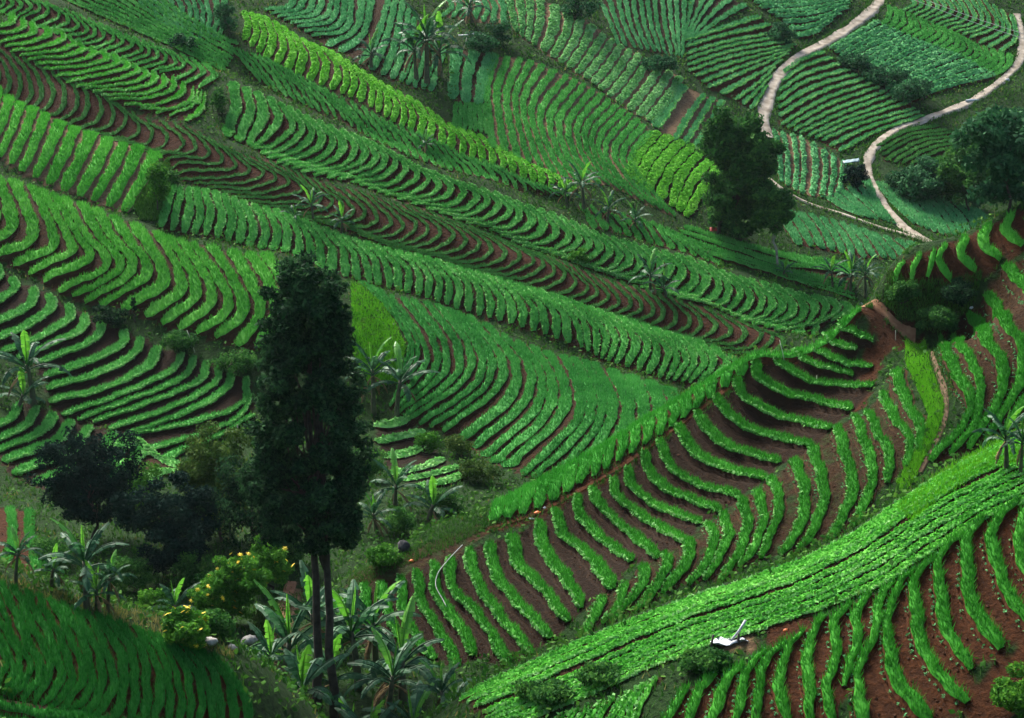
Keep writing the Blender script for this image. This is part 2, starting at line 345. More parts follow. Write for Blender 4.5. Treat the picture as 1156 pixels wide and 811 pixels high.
def build_row(P, Wd, f, g):
    """P: (n,2) plan points, Wd: full width in metres; returns mesh data"""
    n = len(P); d = np.linalg.norm(np.diff(P, axis=0), axis=1); L = d.sum()
    if L < .6: return None
    m = max(4, int(L/.28)); q = np.r_[0, np.cumsum(d)]; w = np.linspace(0, L, m)
    X = np.interp(w, q, P[:, 0]); Y = np.interp(w, q, P[:, 1]); Wh = np.interp(w, q, Wd)/2
    Wh = Wh*(1+.16*np.interp(w, np.linspace(0, L, max(3, int(L/1.1))), rng.uniform(-1, 1, max(3, int(L/1.1)))))
    tap = np.clip(np.minimum(w, L-w)/.5, .25, 1)**.5; Wh = Wh*tap
    T = norm(np.c_[np.gradient(X), np.gradient(Y)]); N = np.c_[-T[:, 1], T[:, 0]]
    wob = .05*np.sin(w*2.1+rng.uniform(0, 6))+.04*np.sin(w*5.3+rng.uniform(0, 6))
    X = X+N[:, 0]*wob; Y = Y+N[:, 1]*wob
    zc = g(X, Y); zl = g(X-N[:, 0]*Wh, Y-N[:, 1]*Wh); zr = g(X+N[:, 0]*Wh, Y+N[:, 1]*Wh)
    sl = (zr-zl)/(2*Wh)                                   # slope across the bed
    core = np.array([-1.12, -1.0, -.55, 0, .55, 1.0, 1.12]); NS = 11 if f['exact'] else 7
    S = np.r_[-1.95, -1.5, core, 1.5, 1.95] if f['exact'] else core
    hh = f['h']*tap
    V = np.zeros((m, NS, 3)); bed = f['bed']
    topz = []
    for k, s in enumerate(S):
        x = X+N[:, 0]*Wh*s; y = Y+N[:, 1]*Wh*s; zg = g(x, y)
        if abs(s) > 1.4: z = zg+(rng.uniform(.02, .10, m) if abs(s) < 1.7 else -.06)
        elif abs(s) > 1.05: z = zg-.06
        else:
            zt = zc+sl*Wh*s*(1-bed)                        # flatter than the slope: a little terrace
            z = np.maximum(zt, zg-.0)+hh*(1-.35*s*s)+rng.uniform(-.008, .008, m)
            topz.append(z)
        V[:, k] = np.c_[x, y, z]
    i = np.arange(m-1)[:, None]*NS; jj = np.arange(NS-1)
    F = np.stack([i+jj, i+jj+1, i+NS+jj+1, i+NS+jj], -1).reshape(-1, 4); mi = np.tile(np.array([1, 1, 1, 0, 0, 0, 0, 1, 1, 1] if f['exact'] else [1, 0, 0, 0, 0, 1]), m-1)
    mb = MB(); mb.add(V.reshape(-1, 3), F, 0, True); mb.m[-1] = mi
    # foliage
    dist = Y.mean(); px = dist/FPX
    area = (2*Wh).mean()*L
    topz = np.array(topz)                                  # (5,m)
    def sample(k, smin=-1, smax=1):
        t = rng.uniform(0, m-1.001, k); s = rng.uniform(smin, smax, k)
        a = t.astype(int); fr = t-a
        lerp = lambda A: A[a]*(1-fr)+A[a+1]*fr
        x = lerp(X)+lerp(N[:, 0])*lerp(Wh)*s; y = lerp(Y)+lerp(N[:, 1])*lerp(Wh)*s
        si = np.clip((s+1)/2*4, 0, 3.999); b = si.astype(int); fb = si-b
        b = np.minimum(b, 3)
        za = topz[b, a]*(1-fr)+topz[b, a+1]*fr; zb = topz[b+1, a]*(1-fr)+topz[b+1, a+1]*fr
        return np.c_[x, y, za*(1-fb)+zb*fb], np.c_[lerp(N[:, 0])*s, lerp(N[:, 1])*s]
    if f['mode'] == 'blade':
        lh = f['leaf']; bw = max(.028, .62*px)*f['thin']
        k = int(f['cover']*area/(.5*bw*lh)*.85)
        C, side = sample(k)
        D = np.c_[side*.35+rng.normal(0, .28, (k, 2)), np.ones(k)]; D = norm(D)*(lh*rng.uniform(.55, 1.25, (k, 1)))
        a = rng.uniform(0, pi, k); B = np.c_[np.cos(a), np.sin(a), np.zeros(k)]*bw
        Vb = np.stack([C-B-[0, 0, .02], C+B-[0, 0, .02], C+D], 1).reshape(-1, 3)
        mb.add(Vb, np.arange(k*3).reshape(-1, 3), 0)
    else:
        ls = max(f['leaf'], 1.5*px)
        k = int(f['cover']*area/(ls*ls*.9)*1.5)
        C, side = sample(k)
        r = np.linalg.norm(side, axis=1)
        C[:, 2] += rng.uniform(0, 1, k)*ls*1.1*(1-.6*r**2)
        leaves(mb, C, ls, np.c_[side*1.2, np.ones(k)], 0, .6, .55)
    if f['fringe']:
        ls = max(.11, 1.35*px); low = -1 if sl.mean() > 0 else 1
        k = int(f['fringe']*L/ls*3.2)
        C, side = sample(k, *((-1.1, -.82) if low < 0 else (.82, 1.1)))
        C[:, 2] += rng.uniform(.03, f['leaf']*.85, k); 
        leaves(mb, C, ls, np.c_[side*1.5, np.ones(k)], 2, .6, .4)
    if f['seed']:
        k = int(f['seed']*L*4); t = rng.uniform(0, m-1.001, k); a = t.astype(int); sd_ = rng.uniform(1.35, 1.7, k)*(-1 if sl.mean() > 0 else 1)
        x = X[a]+N[a, 0]*Wh[a]*sd_; y = Y[a]+N[a, 1]*Wh[a]*sd_; C = np.repeat(np.c_[x, y, g(x, y)+.10], 3, 0); C += rng.normal(0, .035, C.shape)
        leaves(mb, C, max(.055, .8*px), np.tile([0, 0, 1.], (len(C), 1)), 3, .6, .5)
    return mb

def field_rows(f):
    g = SURF[f['surf']]
    W = []
    for G in f['guides']:
        p = smooth_curve(G); P = march(p[:, 0], p[:, 1], g); ok = np.isfinite(P[:, 0])
        if ok.sum() < 3: continue
        i = np.arange(len(P))
        for a in range(3): P[:, a] = np.interp(i, i[ok], P[ok, a])
        W.append((p, P))
    rows = []; rows_px = []
    if f['exact']:
        for p, P in W: rows.append(P[:, :2]); rows_px.append(p)
    else:
        for k in range(len(W)-1):
            (p0, P0), (p1, P1) = W[k], W[k+1]
            seg = np.linalg.norm((p1-p0)[4:-4], axis=1).mean()*.5+np.linalg.norm(p1[len(p1)//2]-p0[len(p0)//2])*.5
            n = max(1, int(round(seg/f['spacing'])))
            for j in range(n):
                t = (j+(rng.uniform(-.07, .07) if 0 < j else 0))/n
                rows.append(P0[:, :2]*(1-t)+P1[:, :2]*t); rows_px.append(p0*(1-t)+p1*t)
        rows.append(W[-1][1][:, :2]); rows_px.append(W[-1][0])
    n = len(rows); wid = []
    for k in range(n):
        ds = []
        for o in (k-1, k+1):
            if 0 <= o < n:
                D = np.linalg.norm(rows[k][:, None]-rows[o][None], axis=2); ds.append(D.min(1))
        w = np.minimum.reduce(ds)*f['frac'] if ds else np.full(len(rows[k]), .7)
        wid.append(w)
    for k in range(n):
        w = np.clip(wid[k], .22, 2.6); w = np.convolve(np.pad(w, 2, mode='edge'), np.ones(5)/5, 'valid')
        if f['exact']: w = w*.55+np.median(np.concatenate(wid))*.45
        wid[k] = np.clip(w, .25, 2.5)
    outline = np.concatenate([rows[0], [r[-1] for r in rows], rows[-1][::-1], [r[0] for r in rows][::-1]])
    return g, rows, wid, outline, rows_px

F = field
# ---- far hillside, left to right and top to bottom -------------------------------------------------
# dark soil band
F('A', [[(-30,45),(-5,75),(-2,92),(-20,105)], [(52,74),(73,104),(66,128),(48,132)], [(114,105),(142,133),(133,150),(104,152)], [(183,138),(208,163),(195,173),(150,166)],
        [(249,163),(282,194),(245,202),(203,203)], [(304,182),(341,215),(304,224),(263,222)], [(367,208),(400,240),(375,251),(340,246)], [(470,236),(512,266),(490,283),(440,280)],
        [(560,268),(603,295),(575,310),(520,305)], [(622,291),(651,320),(630,333),(580,322)], [(674,312),(699,341),(680,353),(636,341)], [(729,327),(750,355),(735,367),(695,356)],
        [(777,343),(808,369),(795,382),(756,379)], [(832,362),(860,379),(846,393),(808,395)], [(868,376),(886,386),(870,399),(838,405)]],
  15, 'long band of dark plum soil with thin curved green rows crossing the slope', 'olive', .44, .10, .22, 'plum', thin=.8)
# left wide bright rows
F('A', [[(-30,82),(-35,110),(-60,150)], [(12,110),(3,138),(-12,172)], [(52,131),(40,162),(25,195)], [(104,152),(90,182),(72,217)], [(140,164),(124,198),(105,228)], [(177,174),(162,202),(140,240)]],
  16, 'bright green field of wide straight beds ending at a grassy bank on the left', 'bright', .70, .25, .3, 'tan')
F('A', [[(-45,180),(-30,230),(-40,262),(-80,272)], [(-5,200),(10,235),(12,262),(-25,282)], [(35,212),(52,245),(60,280),(15,300)], [(73,225),(98,268),(122,300),(66,330)], [(128,246),(145,272),(167,308),(112,348)],
        [(176,264),(198,300),(204,330),(164,358)], [(217,276),(246,315),(258,350),(222,378)], [(262,284),(285,325),(294,355),(268,392)], [(298,288),(318,315),(325,350),(310,394)]],
  20, 'wide grassy green beds hooking downhill behind the tall dark tree', 'grassy', .78, .22, .34, 'brown')
# long strip of short beds
F('A', [[(197,212),(188,235),(182,258)], [(221,215),(226,242),(220,266)], [(263,225),(274,255),(269,276)], [(311,239),(325,265),(321,286)], [(387,268),(411,293),(417,321)], [(449,286),(472,310),(472,335)],
        [(505,300),(529,327),(528,353)], [(560,315),(588,345),(590,371)], [(622,334),(650,365),(656,394)], [(674,352),(705,383),(696,412)], [(726,369),(754,400),(745,428)], [(788,388),(806,410),(788,435)], [(822,404),(833,414),(822,424)]],
  12.3, 'long strip of short mid green beds below the dark soil band', 'mid', .76, .24, .3, 'brown', fringe=.35)
# central amphitheatre
F('A', [[(408,320),(438,350),(462,392),(452,428)], [(440,335),(477,386),(480,414),(440,460)], [(494,346),(529,393),(529,424),(460,477)], [(529,358),(567,410),(563,438),(500,488)], [(567,379),(598,417),(594,452),(535,507)],
        [(601,393),(622,428),(619,466),(558,524)], [(636,404),(653,438),(653,473),(622,507),(590,538)], [(671,412),(691,452),(688,480),(660,520),(625,545)], [(712,426),(726,459),(722,490),(690,520),(665,540)], [(754,440),(762,458),(755,480),(725,505),(700,520)]],
  14.5, 'large central field of bow shaped green rows above the dirt hump', 'emerald', .72, .20, .26, 'brown')
F('A', [[(-8,300),(-2,312),(-20,330),(-60,345)], [(36,327),(38,341),(10,360),(-30,375)], [(76,345),(80,358),(40,385),(0,400)], [(114,365),(110,382),(70,402),(40,412)], [(140,375),(138,390),(100,410),(50,427)], [(178,392),(170,412),(120,440),(55,455)],
        [(205,400),(200,415),(130,450),(70,470)], [(232,410),(230,427),(160,460),(105,478)], [(262,419),(255,441),(190,476),(140,493)], [(278,427),(275,456),(220,478),(145,494)], [(284,447),(272,471),(215,496),(170,508)], [(286,470),(250,493),(215,506),(185,520)]],
  20, 'dark soil field of arched leafy rows left of the tall dark tree', 'mid', .56, .22, .24, 'dark', fringe=1.3)
F('A', [[(22,456),(15,472),(-25,492)], [(60,468),(50,487),(-5,512)], [(100,483),(85,507),(15,537)], [(128,490),(110,517),(40,547)], [(160,507),(140,532),(70,562)]],
  22, 'leafy pale edged rows at the left edge above the dark round bushes', 'mid', .6, .22, .24, 'dark', fringe=1.6)
F('A', [[(-12,572),(-10,615),(-20,650)], [(12,575),(14,612),(2,650)], [(33,578),(35,612),(50,648)]], 22, 'small red soil plot of upright rows at the left edge behind banana plants', 'mid', .5, .18, .3, 'red')
F('A', [[(128,510),(150,500),(178,516)], [(140,528),(165,515),(205,530)], [(150,550),(180,535),(225,540)]], 17, 'patch of loose broad leafed plants between the dark bushes and arched rows', 'fringe', .7, .2, .16, 'brown', mode='leaf', cat='vegetable patch', name='vegetable_patch')
# upper left bands
F('A', [[(15,15),(12,28),(-25,34)], [(35,27),(38,38),(0,49)], [(62,35),(73,44),(50,55),(12,60)], [(114,59),(121,68),(93,77),(50,80)], [(149,74),(156,82),(138,90),(87,100)], [(194,88),(196,101),(172,112),(123,114)], [(218,100),(216,114),(192,125),(158,124)], [(231,107),(229,122),(222,131),(210,138)]],
  12.5, 'upper left band of pale hooked rows with dark soil gaps', 'bright', .52, .22, .26, 'plum', fringe=.8)
F('A', [[(-10,-8),(5,5),(-8,14)], [(30,-4),(45,12),(24,22)], [(62,8),(78,26),(53,36)], [(100,22),(118,43),(90,53)], [(140,40),(160,58),(128,70)], [(190,58),(208,75),(180,84)], [(228,72),(242,87),(224,100)]],
  11, 'narrow band of small crescent rows in the upper left corner', 'mid', .6, .2, .26, 'plum')
F('A', [[(62,-4),(130,25),(200,56),(252,82)], [(135,-6),(170,16),(220,44),(262,68)], [(170,-8),(200,14),(240,38),(268,52)]],
  7, 'smooth green strip with rows running lengthwise down the upper left', 'mid', .78, .22, .26, 'brown')
F('A', [[(150,-8),(165,12),(190,32)], [(178,-8),(190,15),(202,36)], [(205,-8),(215,15),(207,42)], [(228,-8),(236,15),(235,46)], [(252,-8),(254,20),(246,47)]],
  8, 'small faded plot of curved rows at the top left beside a wild hedge', 'blue', .66, .2, .26, 'brown')
F('A', [[(276,14),(280,30),(276,46)], [(300,20),(308,45),(300,68)], [(330,38),(342,62),(337,86)], [(365,55),(381,78),(376,102)], [(400,75),(420,101),(418,122)], [(449,104),(465,126),(464,149)], [(518,145),(533,164),(533,181)], [(588,180),(600,193),(602,207)], [(640,205),(646,213),(642,218)]],
  12, 'lime yellow strip of leafy rows slanting down the upper middle', 'lime', .80, .14, .11, 'brown', mode='leaf', cover=1.2)
F('A', [[(258,54),(278,74),(294,94)], [(300,66),(325,92),(343,120)], [(345,90),(375,117),(390,137)], [(385,112),(405,137),(424,160)], [(430,134),(450,160),(462,178)], [(470,150),(490,176),(500,191)], [(520,175),(540,191),(550,203)], [(580,199),(595,208),(605,216)], [(625,216),(633,220),(640,224)]],
  11, 'green strip of slanting beds just below the lime strip', 'mid', .76, .22, .28, 'brown')
F('A', [[(262,95),(266,120),(256,156)], [(290,106),(297,130),(281,166)], [(315,118),(330,145),(306,168),(288,170)], [(345,132),(364,160),(345,178),(312,186)], [(385,148),(401,172),(385,190),(340,196)], [(430,167),(447,187),(430,203),(398,208)], [(470,189),(496,212),(475,226),(436,222)],
        [(515,207),(539,225),(520,240),(482,238)], [(570,224),(587,245),(570,260),(540,256)], [(620,242),(642,270),(625,284),(590,280)], [(680,267),(700,292),(685,307),(645,297)], [(735,282),(757,305),(742,324),(710,320)], [(790,297),(812,325),(798,342),(765,338)], [(845,317),(872,345),(858,362),(826,358)], [(900,332),(920,350),(908,370),(876,375)], [(950,343),(958,350),(950,358),(938,364)]],
  13.5, 'long green band of rounded rows edged with pale leaves across the middle', 'mid', .78, .26, .26, 'plum', fringe=1.3)
F('A', [[(655,232),(665,246),(670,259)], [(690,242),(703,256),(710,268)], [(735,252),(752,270),(758,282)], [(768,266),(795,287),(810,300)]], 11, 'small dark green plot of short beds beside the upper palms', 'mid', .74, .2, .28, 'brown')
F('A', [[(772,258),(830,276),(900,294),(965,305)], [(765,268),(820,286),(885,305),(965,322)], [(800,288),(860,306),(910,322),(965,338)]], 6, 'smooth green strip with rows running lengthwise left of the ridge corner', 'mid', .82, .2, .26, 'brown')
F('A', [[(516,57),(513,84),(511,113)], [(536,59),(528,86),(526,118)], [(556,62),(545,90),(540,120)]], 12, 'small block of four upright beds beside the bamboo shelter', 'blue', .72, .22, .26, 'brown')
F('A', [[(515,117),(513,146)], [(530,117),(531,149)], [(547,119),(549,152)]], 6, 'tiny smooth green plot on the step below the bamboo shelter', 'mid', .95, .2, .22, 'brown')
F('A', [[(560,63),(550,100),(553,140),(556,168)], [(600,70),(582,110),(590,160),(598,186)], [(640,87),(610,130),(622,175),(640,203)], [(680,108),(652,145),(662,185),(688,210)], [(712,130),(683,170),(703,205),(738,234)], [(735,150),(712,182),(733,214),(762,246)]],
  12.3, 'broad field of long wavy upright beds in the upper middle', 'mid', .68, .22, .26, 'tan')
F('A', [[(572,-8),(578,14),(583,38)], [(610,-2),(610,24),(603,52)], [(642,13),(640,36),(624,66)], [(682,40),(668,62),(652,84)], [(722,63),(705,90),(688,110)], [(768,88),(755,111),(733,138)]],
  13, 'pale leafy field in a slanting band near the top centre', 'pale', .8, .22, .13, 'tan', mode='leaf', cover=.9)
F('A', [[(772,98),(753,125),(740,145)], [(795,108),(778,132),(762,160)], [(816,115),(800,145),(785,168)]], 17, 'little plot of four rows with pale soil gaps left of the round tree', 'blue', .58, .22, .2, 'tan', fringe=.6)
F('A', [[(743,150),(720,175),(709,203)], [(770,160),(746,186),(730,218)], [(795,170),(770,198),(758,234)], [(812,190),(790,220),(775,246)]], 12, 'glowing yellow green patch of bushy rows left of the round tree', 'lime', .92, .18, .13, 'brown', mode='leaf')
F('A', [[(335,-6),(325,10),(298,12)], [(375,-6),(368,20),(328,28)], [(397,0),(390,35),(352,42)], [(420,-4),(410,40),(385,60)], [(440,-4),(425,45),(408,74)], [(455,2),(445,55),(433,86)], [(468,20),(462,70),(453,94)], [(484,40),(478,72),(468,100)], [(502,55),(495,78),(486,104)]],
  11, 'upper field of long curved beds left of the banana clump on the bank', 'blue', .72, .22, .26, 'brown')
F('A', [[(498,-8),(510,8),(500,20)], [(530,-8),(540,10),(533,24)], [(560,-8),(568,8),(568,28)]], 10, 'small top edge plot of beds above the bamboo shelter', 'blue', .66, .2, .25, 'tan')
F('A', [[(678,3),(690,30),(698,52)], [(705,-8),(712,30),(725,57)], [(730,-8),(735,30),(745,60)], [(755,-8),(758,30),(764,64)], [(772,-8),(772,36),(770,66)]], 9, 'dull blue green plot of thin upright rows at the top right of centre', 'blue', .55, .2, .26, 'brown', cover=.9)
F('A', [[(782,-8),(778,20),(772,44)], [(812,-8),(795,14),(776,46)], [(842,6),(812,24),(778,50)]], 8, 'small fan of thin curved rows at the top right of centre', 'blue', .5, .2, .24, 'brown')
F('A', [[(774,47),(815,34),(858,20)], [(775,62),(820,49),(880,38)], [(778,82),(825,66),(898,52)], [(800,100),(840,83),(890,62)], [(830,114),(855,96),(875,77)], [(848,124),(858,110),(866,98)]], 7.5, 'brown plot of level green rows left of the winding road', 'blue', .56, .2, .22, 'red', fringe=1.0)
F('A', [[(840,-6),(885,-10),(955,-14)], [(858,10),(900,8),(962,-2)], [(885,27),(918,24),(958,10)], [(898,42),(914,40),(940,24)]], 8, 'dense leafy vegetable plot at the top left of the winding road', 'blue', .85, .3, .2, 'brown', mode='leaf')
F('A', [[(938,57),(965,42),(993,26)], [(965,77),(1000,60),(1035,46)], [(1000,102),(1040,82),(1085,64)], [(1020,118),(1062,102),(1122,86)]], 8, 'dense leafy vegetable plot between the two winding roads', 'blue', .88, .32, .2, 'brown', mode='leaf')
F('A', [[(884,84),(903,70),(930,60)], [(878,115),(905,96),(958,80)], [(882,142),(930,114),(985,95)], [(903,152),(950,130),(1008,108)], [(928,160),(970,142),(1033,124)], [(948,172),(985,152),(1043,132)]], 8.5, 'brown plot of curved level rows between the winding roads', 'blue', .54, .2, .22, 'red', fringe=1.0)
F('A', [[(874,148),(880,175),(882,207)], [(905,155),(908,190),(905,220)], [(930,170),(932,195),(928,224)], [(952,182),(951,203),(946,220)]], 11, 'small plot of upright leafy rows right of the round tree', 'blue', .66, .25, .18, 'tan', mode='leaf', cover=.8)
F('A', [[(990,167),(1020,151),(1060,143)], [(1000,182),(1040,161),(1085,155)], [(1028,187),(1060,172),(1095,165)], [(1048,194),(1070,184),(1090,178)]], 8, 'dull weedy plot of faint rows under the right hand road', 'olive', .56, .2, .24, 'brown', weed=.3)
F('A', [[(990,207),(1010,232),(1032,254)], [(1020,210),(1045,237),(1064,266)], [(1060,222),(1085,247),(1095,270)], [(1098,234),(1115,250),(1120,258)]], 9, 'smooth blue green plot right of the lower road below the dark wood', 'blue', .8, .2, .26, 'brown')
F('A', [[(934,224),(960,240),(975,246)], [(958,212),(983,236),(998,250)], [(976,202),(993,234),(1010,254)]], 8, 'small smooth green wedge between the road fork arms', 'blue', .84, .2, .26, 'brown')
F('A', [[(880,238),(890,256),(903,278)], [(915,243),(930,262),(940,284)], [(950,252),(965,272),(975,292)], [(985,264),(1000,280),(1010,294)], [(1025,274),(1040,285),(1050,294)]], 12, 'bluish field of slanting beds with dark gaps below the white track', 'blue', .74, .22, .26, 'plum')
F('A', [[(1004,8),(1004,20),(996,30)], [(1050,26),(1060,40),(1045,50)], [(1100,50),(1110,66),(1095,74)], [(1140,62),(1138,76),(1124,86)]], 8.5, 'plain green scalloped strip above the leafy plot at the upper right', 'mid', .84, .25, .26, 'brown')
F('A', [[(1020,-10),(1032,6),(1018,14)], [(1060,-8),(1075,14),(1050,27)], [(1110,0),(1125,30),(1095,44)], [(1142,18),(1146,45),(1128,60)]], 9, 'pale rows on brown soil in the top right corner under the wires', 'blue', .54, .2, .22, 'red', fringe=1.0)
F('A', [[(424,480),(440,482),(462,474)], [(425,500),(450,496),(478,488)], [(432,517),(458,514),(486,502)], [(440,536),(470,532),(500,520)], [(470,552),(500,546),(530,536)]], 16, 'broken leafy rows on rough ground right of the tall dark tree', 'fringe', .5, .2, .17, 'dark', mode='leaf', weed=.25)
# ---- right hand ridge -------------------------------------------------------------------------------
F('B', [[(572,560),(563,575),(557,590)], [(618,535),(613,552),(606,576)], [(660,507),(660,525),(655,548)], [(715,477),(718,494),(712,514)], [(757,455),(762,468),(757,484)], [(800,430),(803,440),(800,452)], [(835,411),(838,418),(836,426)]],
  18, 'thick green tufts of beds along the crest of the right hand ridge', 'crest', .9, .30, .36, 'red')
F('B', [[(556,578),(600,553),(640,531),(700,494),(740,471),(800,434),(850,406),(900,383),(950,361),(972,352)]], 10, 'single hedge like row of onions running along the ridge crest', 'crest', .8, .25, .36, 'red', exact=True)
F('B', [[(957,358),(950,369),(960,379),(986,386)], [(936,362),(929,376),(943,390),(967,398)], [(915,376),(919,393),(943,410),(984,417)], [(894,386),(901,402),(929,418),(964,425)], [(874,400),(884,416),(922,435),(984,439)], [(855,407),(856,429),(877,443),(960,465)], [(832,428),(839,450),(867,468),(936,487)], [(808,448),(822,471),(846,487),(915,506)], [(787,466),(798,488),(825,508),(880,524)],
        [(766,480),(777,506),(804,526),(863,543)], [(745,497),(752,522),(778,546),(835,563)], [(728,510),(735,540),(760,559),(812,579)], [(709,528),(715,554),(743,575),(790,593)], [(691,541),(698,564),(726,587),(774,615)], [(667,552),(681,578),(712,605),(743,632)], [(650,561),(657,588),(684,615),(712,636)], [(626,576),(636,606),(667,632),(691,667)], [(608,590),(615,623),(640,658),(657,688)],
        [(579,605),(584,637),(615,670),(640,705)], [(553,614),(560,651),(595,695),(622,722)], [(529,621),(536,654),(567,702),(601,740)], [(511,631),(508,661),(543,702),(574,752)], [(490,636),(494,675),(520,712),(536,742)], [(470,645),(477,685),(498,719),(518,756)], [(453,652),(456,696),(470,721),(490,747)], [(430,658),(436,690),(450,720),(462,740)], [(411,661),(415,696),(428,726),(440,746)], [(392,671),(396,700),(404,725)], [(376,681),(380,704),(387,730)]],
  25, 'big ridge face of curved green beds separated by wide dark soil steps', 'deep', .56, .24, .24, 'dark', fringe=.7, exact=True, bed=.8, weed=.1)
F('B', [[(1010,420),(1022,455),(1040,490),(1036,512)], [(995,445),(1010,475),(1028,502),(1022,530)], [(980,465),(990,490),(1005,520),(1000,547)], [(965,470),(975,500),(985,532),(977,570),(962,596)], [(945,482),(955,520),(963,547),(950,590),(935,611)], [(915,505),(927,540),(930,567),(916,605),(902,623)], [(895,520),(907,550),(908,577),(896,611),(880,627)], [(870,540),(880,570),(872,602),(858,632)], [(853,555),(862,585),(853,617),(835,642)],
        [(835,563),(844,592),(836,622),(815,657)], [(815,580),(822,607),(809,637),(795,657)], [(800,592),(806,614),(791,647),(778,662)], [(775,610),(779,627),(761,657),(748,672)], [(750,625),(753,642),(731,677),(718,692)], [(725,640),(729,652),(706,687),(690,704)], [(705,660),(700,682),(680,706)], [(680,675),(670,702),(655,722)]],
  20, 'second spur of green rows curving down under the bright grassy footpath bank', 'deep', .62, .2, .26, 'brown', exact=True, weed=.3, fringe=.3, seed=.5)
F('B', [[(1060,382),(1078,423),(1097,461),(1088,482),(1050,523)], [(1074,382),(1099,416),(1106,440),(1103,475),(1074,516)], [(1092,355),(1116,392),(1133,419),(1124,461),(1092,509)], [(1112,334),(1137,371),(1156,399),(1148,442),(1112,500)], [(1133,302),(1156,326),(1180,352),(1175,420),(1135,490)], [(1160,290),(1185,320),(1210,350),(1205,420),(1165,480)], [(1188,278),(1215,308),(1245,340),(1240,420),(1200,480)], [(1218,266),(1245,296),(1275,330),(1272,415),(1235,475)]],
  24, 'broad dark green rows bending downhill at the right edge beyond the footpath', 'deep', .60, .28, .26, 'brown', exact=True, weed=.12, bed=.8, seed=1.5)
F('B', [[(1022,298),(1014,307),(1010,320)], [(1040,289),(1032,303),(1029,318)], [(1055,283),(1050,300),(1047,315)], [(1068,277),(1060,300),(1074,319)], [(1090,268),(1086,293),(1102,308)], [(1117,254),(1109,280),(1130,294)], [(1142,242),(1136,262),(1153,281)], [(1168,230),(1162,252),(1180,272)], [(1196,215),(1190,238),(1208,258)], [(1224,200),(1218,224),(1238,245)]],
  18, 'bright hooked beds on red soil along the ridge top above the earth cliff', 'bright', .52, .26, .3, 'red', exact=True)
# ---- lower right hill ------------------------------------------------------------------------------
F('C', [[(520,790),(622,742),(756,687),(860,652),(950,614),(1020,567),(1100,520),(1170,486),(1260,440)], [(545,806),(640,766),(760,712),(880,672),(970,630),(1040,583),(1110,545),(1175,515),(1265,470)], [(560,825),(640,795),(760,742),(880,702),(985,662),(1056,618),(1110,585),(1175,556),(1270,505)]],
  8.5, 'bright sloping field of close set rows running lengthwise along the near right hill', 'hill', .86, .07, .085, 'brown', mode='leaf', fringe=.8, cover=1.1)
F('C', [[(1262,520),(1240,560),(1245,610),(1290,670)], [(1218,540),(1196,578),(1200,625),(1240,680)], [(1172,560),(1152,595),(1155,640),(1185,690)], [(1150,566),(1123,595),(1123,637),(1150,692),(1170,715)], [(1112,586),(1092,613),(1092,654),(1102,699),(1132,734)], [(1088,604),(1064,626),(1060,664),(1074,727),(1097,758)], [(1057,631),(1036,651),(1033,692),(1050,754),(1092,796)], [(1033,645),(1012,668),(1002,727),(1015,775),(1050,820)], [(1008,659),(995,678),(984,730),(967,768),(977,820)], [(981,673),(967,696),(967,727),(953,777)], [(960,683),(943,706),(943,754),(932,782),(940,820)],
        [(932,697),(915,723),(912,762),(915,820)], [(908,714),(887,741),(880,775),(887,820)], [(887,725),(867,747),(856,782),(855,820)], [(863,735),(846,758),(836,789),(832,820)], [(839,752),(815,782),(804,820)], [(808,763),(787,789),(775,820)], [(776,778),(757,808),(750,825)]],
  26, 'near right slope of tall curved green rows on reddish brown soil', 'deep', .52, .26, .34, 'red', exact=True, seed=1.6)
F('C', [[(742,768),(725,792),(715,825)], [(710,785),(695,802),(688,825)], [(680,795),(668,808),(662,825)], [(640,806),(632,815),(628,825)]], 12, 'faint small rows at the bottom edge right of the dark hedge', 'bright', .6, .14, .24, 'brown', fringe=.6)
# ---- lower left mound ------------------------------------------------------------------------------
F('D', [[(-45,642),(-12,715),(3,740),(7,757),(-4,782)], [(-12,656),(15,720),(32,750),(32,767),(14,792)], [(15,664),(42,720),(57,755),(54,772),(37,797)], [(42,673),(68,725),(82,765),(75,782),(58,802)], [(70,683),(94,730),(105,770),(98,787),(80,808)], [(96,692),(119,735),(128,775),(122,794),(107,815)], [(122,699),(148,740),(153,785),(145,820)], [(150,709),(174,745),(181,790),(175,820)], [(178,718),(207,755),(217,800),(212,824)], [(208,728),(240,762),(250,800),(250,826)], [(240,740),(266,770),(279,803),(280,826)]],
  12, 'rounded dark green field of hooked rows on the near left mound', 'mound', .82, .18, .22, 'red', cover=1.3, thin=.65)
F('D', [[(-60,790),(30,806),(130,818),(240,830)], [(-60,806),(30,822),(130,834),(240,846)]], 12, 'narrow green strip along the bottom left edge below a soil path', 'mound', .8, .2, .24, 'red')

built = []
for f in FIELDS:
    g, rows, wid, outline, rows_px = field_rows(f)
    FIELD_AREAS.append((outline, rows, f)); built.append((f, g, rows, wid))
# ------------------------------------------------------------------ the ground: one sheet
def inside(px, py, poly):
    res = np.zeros(len(px), bool); n = len(poly); j = n-1
    for i in range(n):
        xi, yi = poly[i]; xj, yj = poly[j]
        cnd = ((yi > py) != (yj > py)) & (px < (xj-xi)*(py-yi)/(yj-yi+1e-12)+xi)
        res ^= cnd; j = i
    return res
xs = np.r_[-1500, -900, -500, -300, -200, -150, np.arange(-110, 110.1, .5), 150, 200, 300, 500, 900, 1500]
ys = np.r_[-600, -300, -100, -40, 0, 20, 40, np.arange(56, 330.1, .5), 340, 360, 398, 450, 550, 800, 1200, 1600]
AX, AY = np.meshgrid(xs, ys)
AZ = hT(AX, AY)
AZ = np.where(AY > 398, AZ+(AY-398)*.12, AZ); AZ = np.where(AY < 40, np.maximum(AZ+(40-AY)*.5, -1.7-.55*np.maximum(AY, 0)), AZ)
